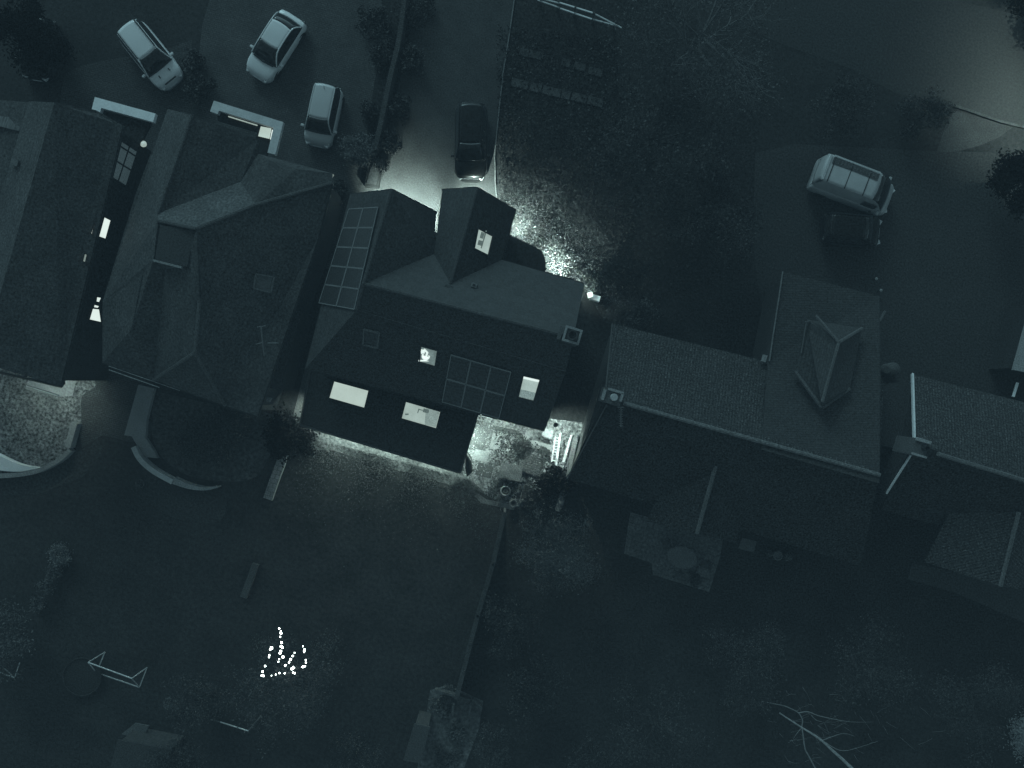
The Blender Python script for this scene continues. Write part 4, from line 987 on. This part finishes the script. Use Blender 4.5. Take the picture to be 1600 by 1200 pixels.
# trees and shrubs of the left gardens
bush('round_bush', 101,866,.62,1.0,2600,M('teal_foliage',.17,bump=0,grain=.4),'small grey round bush at the top of the dim hedge on the left',size=.05,clumps=40)
for i,(x,y,r) in enumerate(((90,890,.5),(80,915,.5),(70,940,.55))): bush('hedge_shrub',x,y,r,.9,1200,leafm('hedge_foliage',.105),['upper','middle','lower'][i]+' dim shrub in the hedge below the grey round bush',size=.05)
tree('garden_tree', 20,985, 2.6,3.6,'twiggy bushy tree at the left edge above the cut off goal', lf=leafm('hedge_foliage',.105), nleaf=9000, size=.06, limbs=9, levels=2)
tree('garden_tree', 470,1040, 3.6,4.2,'sparse dark tree wound with bright string lights', bk=barkd, lf=leafm('sparse_foliage',.075), nleaf=6500, size=.05, limbs=9, levels=2)
tree('garden_tree', 868,850, 2.6,4.0,'twiggy bare tree below the lit patio', bk=M('grey_bark',.13,var=.3), lf=leafm('twiggy_foliage',.095), nleaf=9000, size=.05, limbs=10, levels=3, twig=5)
tree('garden_tree', 770,1150, 1.3,2.2,'small dim tree right of the rough yard', lf=leaf_m, nleaf=2500, size=.05, limbs=7, levels=2)
tree('garden_tree', 800,960, 2.0,2.6,'dim shrubby tree right of the mossy fence', bk=barkd, lf=leaf_d, nleaf=3500, size=.06, limbs=8, levels=2)
tree('garden_tree', 830,1050, 2.4,3.0,'broad dim tree right of the lower fence end', bk=barkd, lf=leaf_d, nleaf=3500, size=.06, limbs=8, levels=2)
bush('round_bush', 1600,1142,1.35,1.8,7000,M('pale_conifer',.3,bump=0,grain=.4),'pale dense bush cut off by the lower right edge',size=.05,clumps=50)
# big twiggy trees top right
tbk = M('twig_bark',.125,var=.3); 
tree('large_tree', 1065,110, 6.0,7.5,'largest bare twiggy tree right of the rail fence', bk=tbk, lf=leafm('winter_foliage',.068), nleaf=9000, size=.055, limbs=13, levels=3, twig=6)
tree('large_tree', 1010,250, 4.0,6.0,'dark twiggy tree right of the two rows of slabs', bk=barkd, lf=leaf_d, nleaf=9000, size=.07, limbs=10, levels=3, twig=4)
tree('large_tree', 1090,350, 3.6,5.5,'dark tree left of the gravel drive', bk=barkd, lf=leaf_d, nleaf=9000, size=.07, limbs=10, levels=2)
tree('large_tree', 1300,185, 2.4,2.4,'dark shrubby tree above the white van', bk=barkd, lf=leaf_d, nleaf=5000, size=.05, limbs=9, levels=2)
tree('garden_tree', 1430,192, 1.5,2.0,'lit twiggy shrub left of the pale footpath', bk=barkd, lf=leaf_d, nleaf=3000, size=.06, limbs=9, levels=2)
tree('garden_tree', 1572,292, 2.4,4.0,'black tree below the lit kerb at the right edge', bk=barkd, lf=leaf_k, nleaf=9000, size=.09, limbs=9, levels=2)
tree('garden_tree', 1600,35, 2.0,3.0,'dark tree at the top right corner', bk=barkd, lf=leaf_k, nleaf=5000, size=.08, limbs=9, levels=2)
tree('garden_tree', 985,500, 1.3,3.0,'dim tree at the upper left corner of the pantiled roof', bk=barkd, lf=leaf_m, nleaf=2500, size=.06, limbs=7, levels=2)
tree('garden_tree', 965,430, 1.8,3.0,'dim tree right of the lit shrubs', bk=barkd, lf=leaf_d, nleaf=3500, size=.06, limbs=7, levels=2)
tree('garden_tree', 90,80, 2.2,3.5,'black tree beside the dark car at the top left', bk=barkd, lf=leaf_k, nleaf=5000, size=.09, limbs=8, levels=2)
for i,(x,y,r,h,lb) in enumerate(((1150,1010,3.4,4.5,'dim tree in the middle of the lower right gardens'),(1320,1010,3.6,4.5,'dim tree below the pantiled house end'),(1480,1060,3.6,4.5,'dim tree in the far lower right garden'),(1010,1110,3.2,4,'dim tree left of the pale branches'),(930,1180,2.6,3.5,'dim tree at the bottom edge, left of the pale branches'),(560,1170,2.0,3,'dim tree at the bottom between goal and yard'),(330,1080,2.0,3,'dim tree between goal and string lights'),(300,1180,2.2,3,'dim tree at the bottom right of the shed'))):
    tree('garden_tree', x,y,r,h,lb, bk=barkd, lf=leafm('night_foliage',.062), nleaf=4500, size=.05, limbs=9, levels=2)
# pale bare branches near the bottom right
t = thing('bare_tree', P(1340,1215), 'bare tree with pale forked branches at the bottom right', 'tree')
zz_=3.0
g=G()
def br(pts, r0_, r1_, g=g, zs=None):
    k=len(pts); g.tube([P(x,y,(zs[i] if zs else zz_)) for i,(x,y) in enumerate(pts)],[.62*(r0_+(r1_-r0_)*i/(k-1)) for i in range(k)],6)
br(arc_px([(1345,1215),(1318,1188),(1300,1172),(1285,1158),(1268,1146),(1250,1135),(1218,1114)],3),.14,.05)
g.tube([P(1350,1225,0),P(1345,1215,3.0)],[.16,.14],8)
g.build('trunk', barkp, t); g=G()
br(arc_px([(1278,1208),(1264,1182),(1258,1170),(1255,1150),(1253,1135),(1254,1126),(1248,1114),(1235,1107),(1222,1102),(1190,1096)],3),.06,.035,g,None)
br(arc_px([(1248,1114),(1262,1112),(1278,1118),(1300,1123),(1330,1128),(1365,1128)],3),.05,.01,g)
br(arc_px([(1284,1157),(1300,1151),(1318,1146),(1335,1150)],3),.035,.01,g)
br(arc_px([(1290,1160),(1302,1168),(1316,1173),(1335,1170),(1372,1158)],3),.04,.01,g)
br(arc_px([(1268,1118),(1275,1125),(1285,1128)],3),.03,.01,g); br(arc_px([(1252,1138),(1245,1146),(1240,1154)],3),.03,.01,g)
for _ in range(70):
    x=1290+random.gauss(0,60); y=1140+random.gauss(0,30); a=random.uniform(-.6,1.2); l=random.uniform(8,30)
    br([(x,y),(x+l*.5*math.cos(a),y+l*.5*math.sin(a)+random.uniform(-2,2)),(x+l*math.cos(a),y+l*math.sin(a))],.012,.005,g,[2.6,2.7,2.8])
g.build('branches', M('twig_pale',.24,var=.4), t)
# string lights
pts=[(545,328),(555,345),(556,358),(551,380),(560,416),(557,440),(565,448),(555,470),(550,482),(568,506),(545,520),(540,536),(583,558),(497,450),(490,458),(483,495),(481,508),(457,563),(441,597),(436,622),(446,624),(496,622),(524,616),(546,606),(579,608),(641,480),(630,500),(616,521),(607,540),(634,572),(624,580),(632,604),(642,608),(693,440),(703,460),(701,473),(711,525),(712,541),(706,564),(693,568)]
rad=[3,2,4,2,4,6,5,4,4,5,2,2,4,5,5,3,2,4,4,4,4,2,2,3,3,2,4,5,3,6,5,3,3,2,3,3,2,2,3,5]
t = thing('string_lights', P(440,1030), 'string of bright small bulbs wound through the sparse dark tree', 'string lights')
sp=[]
for (x,y),r_ in zip(pts,rad):
    px,py=300+x/4,900+y/4; q=P(px,py,4.3); sp.append(q)
    rr=.012+.0098*r_*random.uniform(.8,1.15); G().lathe(q,[(0.001,-rr),(rr*.7,-rr*.7),(rr,0),(rr*.7,rr*.7),(0.001,rr)],8).build('bulb', bulb_m, t)
g=G()
for a,b in ((0,12),(13,20),(21,24),(25,32),(33,39)): g.tube([p-Vector((0,0,.05)) for p in sp[a:b+1]],.012,4)
g.build('wire', wirem, t)

# table and things on the right patio
t = thing('garden_table', P(1066,871), 'oval patio table behind the pantiled house', 'table')
q=P(1066,871,.74); vs=[];n=36
vs=[Vector((q.x,q.y,0))+Matrix.Rotation(-.35,3,'Z')@Vector((.80*math.cos(2*math.pi*k/n)*(1+.05*math.cos(4*math.pi*k/n)),.60*math.sin(2*math.pi*k/n),0)) for k in range(n)]
G().prism(vs,.70,.74).build('tabletop', M('table_glass',.17,rough=.4,var=.2,vs=2), t, bevel=.015)
for a in (.7,2.4,3.9,5.5): c=Vector((q.x+.5*math.cos(a),q.y+.35*math.sin(a),.35)); G().box(c,(.05,.05,.7)).build('leg', dark, t)
for i,(x,y,a,lb) in enumerate(((1100,879,-.3,'dim patio chair right of the oval table'),(1058,897,1.3,'dim patio chair below the oval table'),(1040,848,.4,'dim patio chair above left of the oval table'))):
    t = thing('patio_chair', P(x,y), lb, 'chair','chairs round the oval table'); c=t.location
    G().box(c+Vector((0,0,.44)),(.44,.44,.04),a).build('seat', M('chair_dim',.10), t)
    m=Matrix.Rotation(a,3,'Z'); o_=m@Vector((.22,0,0)); G().box(c+o_+Vector((0,0,.68)),(.04,.44,.45),a).build('backrest', M('chair_dim',.10), t)
    for sx in (-1,1):
        for sy in (-1,1): o_=m@Vector((sx*.2,sy*.2,.22)); G().box(c+o_,(.03,.03,.44),a).build('leg', dark, t)
for i,(x,y,r,lb) in enumerate(((1212,866,.24,'round pot with a bright rim behind the pantiled house'),(1198,862,.16,'small pot left of the bright rimmed pot'),(1228,868,.2,'leafy pot right of the bright rimmed pot'))):
    t = thing('plant_pot', P(x,y), lb, 'plant pot'); c=t.location
    G().lathe(c,[(r*.8,0),(r,.38),(r+.02,.4),(r-.03,.41),(r-.05,.3),(0,.3)],22).build('pot', M('rim_pot',.22) if i==0 else slabdk, t)
    if i: 
        p=clump_points(250,r,r,.2); p[:,2]+=.45; v,f=leaf_quads(p,.05); np_mesh('foliage',v,f,leaf_p,t)
t = thing('water_butt', P(1385,578), 'round pale lidded tank between the two pantiled houses', 'tank')
G().lathe(P(1385,578),[(.36,0),(.40,.8),(.34,.9),(.0,.93)],24).build('tank', M('tank_plastic',.12), t, smooth=True)
G().lathe(P(1385,578,.9),[(.2,.02),(.2,.06),(.0,.06)],18).build('lid', M('tank_lid',.10), t)
o = G().bar(P(1383,486,.9),P(1374,502,.9),.10,.08).build('garden_tool', M('tool_metal',.16)); tag(o,'short pale bar leaning by the wall between the right houses','tool')
for i,(x,y,lb) in enumerate(((1364,437,'tiny pale marker post above the right wing roof'),(1371,455,'second tiny marker just below the first one'),(1355,373,'tiny pale marker added as a glint on the black car'))):  # third marker is added to stand for a glint on the car
    t = thing('garden_light', P(x,y), lb, 'garden light','tiny unlit path markers'); c=t.location
    G().tube([c,c+Vector((0,0,.4))],.03,6).build('post', dark, t); G().lathe(c+Vector((0,0,.4)),[(.07,0),(.08,.05),(0,.08)],10).build('cap', M('cap_pale',.3), t)
t = thing('plant_pot', P(222,755), 'small round pot on the dark lawn below the walkway', 'plant pot')
G().lathe(t.location,[(.18,0),(.25,.3),(.2,.31),(.18,.2),(0,.2)],18).build('pot', M('dim_clay',.12), t)
p=clump_points(300,.22,.22,.2); p[:,2]+=.4; v,f=leaf_quads(p,.05); np_mesh('foliage',v,f,leaf_m,t)
# shed roof + yard heap at the lower middle
t = thing('garden_shed', P(652,1170), 'flat roofed narrow shed at the bottom beside the rough yard', 'shed')
q=[(647,1131),(672,1136),(657,1193),(630,1188)]
G().prism([P(x,y,2.1) for x,y in q],2.0,2.1).build('roof', M('shed_roof',.085,var=.2), t); G().prism(inset([P(x,y,2.0) for x,y in q],.08),0,2.0).build('wall', woodd, t)
t = thing('raised_bed', P(735,1095), 'small open timber bed frame above the rough yard', 'raised bed')
for a,b in (((680,1077),(735,1092)),((738,1092),(752,1102)),((737,1096),(732,1120)),((709,1098),(707,1116))): G().bar(P(*a,.5),P(*b,.5),.12,.4).build('board', M('frame_board',.105,var=.5,vs=2), t)
for i,(x,y,r) in enumerate(((700,1085,.6),(690,1105,.7),(714,1140,.6),(700,1180,.8))):
    bush('rubble_heap', x,y,r,.35,700,M('rubble',.12,var=.5,bump=0),['pale heap at the top of the rough yard','heap left in the rough yard','heap in the middle of the rough yard','heap at the bottom of the rough yard'][i],cat='heap',size=.08,stem=False)
bush('round_bush', 1085,905,.5,.5,700,leaf_m,'dim plant at the corner of the right patio',size=.05)
bush('round_bush', 1348,325,.4,.4,300,leaf_d,'small plant beside the van',size=.05)
bush('flower_bush', 320,690, 1.7,.5, 4500, M('bed_foliage',.08,bump=0,grain=.5), 'low dim planting filling the curved bed', size=.06, clumps=30)
bush('flower_bush', 365,655, 1.3,.5, 2600, M('bed_foliage',.08,bump=0), 'low dim planting in the curved bed near the house', size=.06, clumps=30)

# ================================================================= LAMPS
def lamp(px,py,z,power,label,col=(.74,1,.92),r=.08,down=True,spot=None, blend=1.0, aim=None, name='wall_lamp', post=False, d=None):
    q=P(px,py,z) if not d else d; base=(q.x,q.y,0 if post else q.z)
    t=thing(name,base,label,'lamp')
    G().lathe(q,[(0,.14),(.12,.12),(.13,.08),(.10,.05)],14).build('hood', dark, t)
    if post: G().tube([(q.x,q.y,0),(q.x,q.y,q.z+.1)],.05,8).build('post', steel, t)
    ld=bpy.data.lights.new('lamp_light','SPOT'); ld.energy=power; ld.color=col; ld.shadow_soft_size=r
    ld.spot_size=R(spot or 165); ld.spot_blend=blend
    lo=bpy.data.objects.new('lamp_light',ld); COL.objects.link(lo); lo.parent=t; lo.location=Vector(q)-Vector(base)
    if aim: 
        dd=Vector(aim)-Vector(q); lo.rotation_euler=dd.to_track_quat('-Z','Y').to_euler()
    return t
def wl_(x,y,z,pw,lab,off=(0,0),**k):
    return lamp(x,y,z,pw,lab,d=P(x,y,z)+Vector((off[0],off[1],0)),**k)
# front of the middle house
def G0(x,y): return P(x,y,0)
lamp(600,330,1.7,2300,'wall lamp under the left front eaves of the middle house', aim=G0(608,306), spot=88)
lamp(640,340,1.7,1500,'second wall lamp along the left front wall of the middle house', aim=G0(644,316), spot=88)
lamp(670,354,1.7,2500,'wall lamp in the inner corner of the middle house front', aim=G0(676,328), spot=88)
lamp(738,328,1.7,2500,'wall lamp under the front bay facing the black car', aim=G0(752,304), spot=88)
lamp(790,354,1.7,2900,'wall lamp on the right side of the front bay', aim=G0(816,348), spot=104)
lamp(850,420,1.7,2100,'wall lamp beyond the porch of the middle house', aim=G0(876,410), spot=104)
lamp(905,455,1.6,150,'low lamp by the top right roof corner',name='garden_lamp', aim=G0(935,445), spot=120)
# back
lamp(476,640,2.3,420,'wall lamp at the left corner of the flat extension', aim=G0(462,664), spot=90)
lamp(520,672,2.3,260,'wall lamp under the left end of the extension roof edge', aim=G0(512,700), spot=130)
lamp(790,655,2.6,900,'wall lamp under the rear eaves above the patio', aim=G0(780,705), spot=130)
lamp(868,664,2.3,900,'wall lamp at the right end of the lit patio', aim=G0(884,705), spot=120)
lamp(716,722,2.5,700,'wall lamp at the lower right corner of the flat extension', aim=G0(740,730), spot=140)
# left neighbours
lamp(100,598,2.1,170,'wall lamp at the rear corner of the left edge house', aim=G0(108,630), spot=150)
lamp(40,590,2.6,190,'lamp over the round terrace on the left', aim=G0(40,665), spot=150)
# street lamp outside the right edge
lamp(1740,120,6.5,7500,'street lamp just beyond the right edge',name='street_lamp',post=True,spot=140, blend=1.0, aim=P(1650,120,0))

# ================================================================= SKY, MOON, CAMERA
w = bpy.data.worlds.new('World'); sc.world = w; w.use_nodes = True
nt = w.node_tree; N = nt.nodes; L = nt.links; N.clear()
out = N.new('ShaderNodeOutputWorld'); bg = N.new('ShaderNodeBackground'); sky = N.new('ShaderNodeTexSky')
sky.sky_type = 'NISHITA'; sky.sun_disc = False; EL, AZ = R(24), R(-18)
sky.sun_elevation = EL; sky.sun_rotation = AZ
bw = N.new('ShaderNodeRGBToBW'); L.new(sky.outputs[0], bw.inputs[0])
mx = N.new('ShaderNodeMath'); mx.operation='MINIMUM'; mx.inputs[1].default_value=12; L.new(bw.outputs[0], mx.inputs[0])
vm = N.new('ShaderNodeVectorMath'); vm.operation = 'SCALE'; vm.inputs[0].default_value = (.58,1.0,1.15); L.new(mx.outputs[0], vm.inputs['Scale'])
L.new(vm.outputs[0], bg.inputs[0]); bg.inputs[1].default_value = .096; L.new(bg.outputs[0], out.inputs[0])
sd = bpy.data.lights.new('moon','SUN'); sd.energy = .62; sd.angle = R(18); sd.color = (.58,1,1.08)
so = bpy.data.objects.new('moon', sd); COL.objects.link(so)
dirv = Vector((math.sin(AZ)*math.cos(EL), math.cos(AZ)*math.cos(EL), math.sin(EL)))
so.rotation_euler = (-dirv).to_track_quat('-Z','Y').to_euler(); so.location = dirv*60
cd = bpy.data.cameras.new('camera'); co = bpy.data.objects.new('camera', cd); COL.objects.link(co)
co.location = (0,0,H); co.rotation_euler = (0,0,0); cd.sensor_width = 36; cd.lens = 36*F/1600; cd.clip_end = 1000
sc.camera = co
sc.view_settings.view_transform = 'Standard'; sc.view_settings.look = 'None'; sc.view_settings.exposure = 0
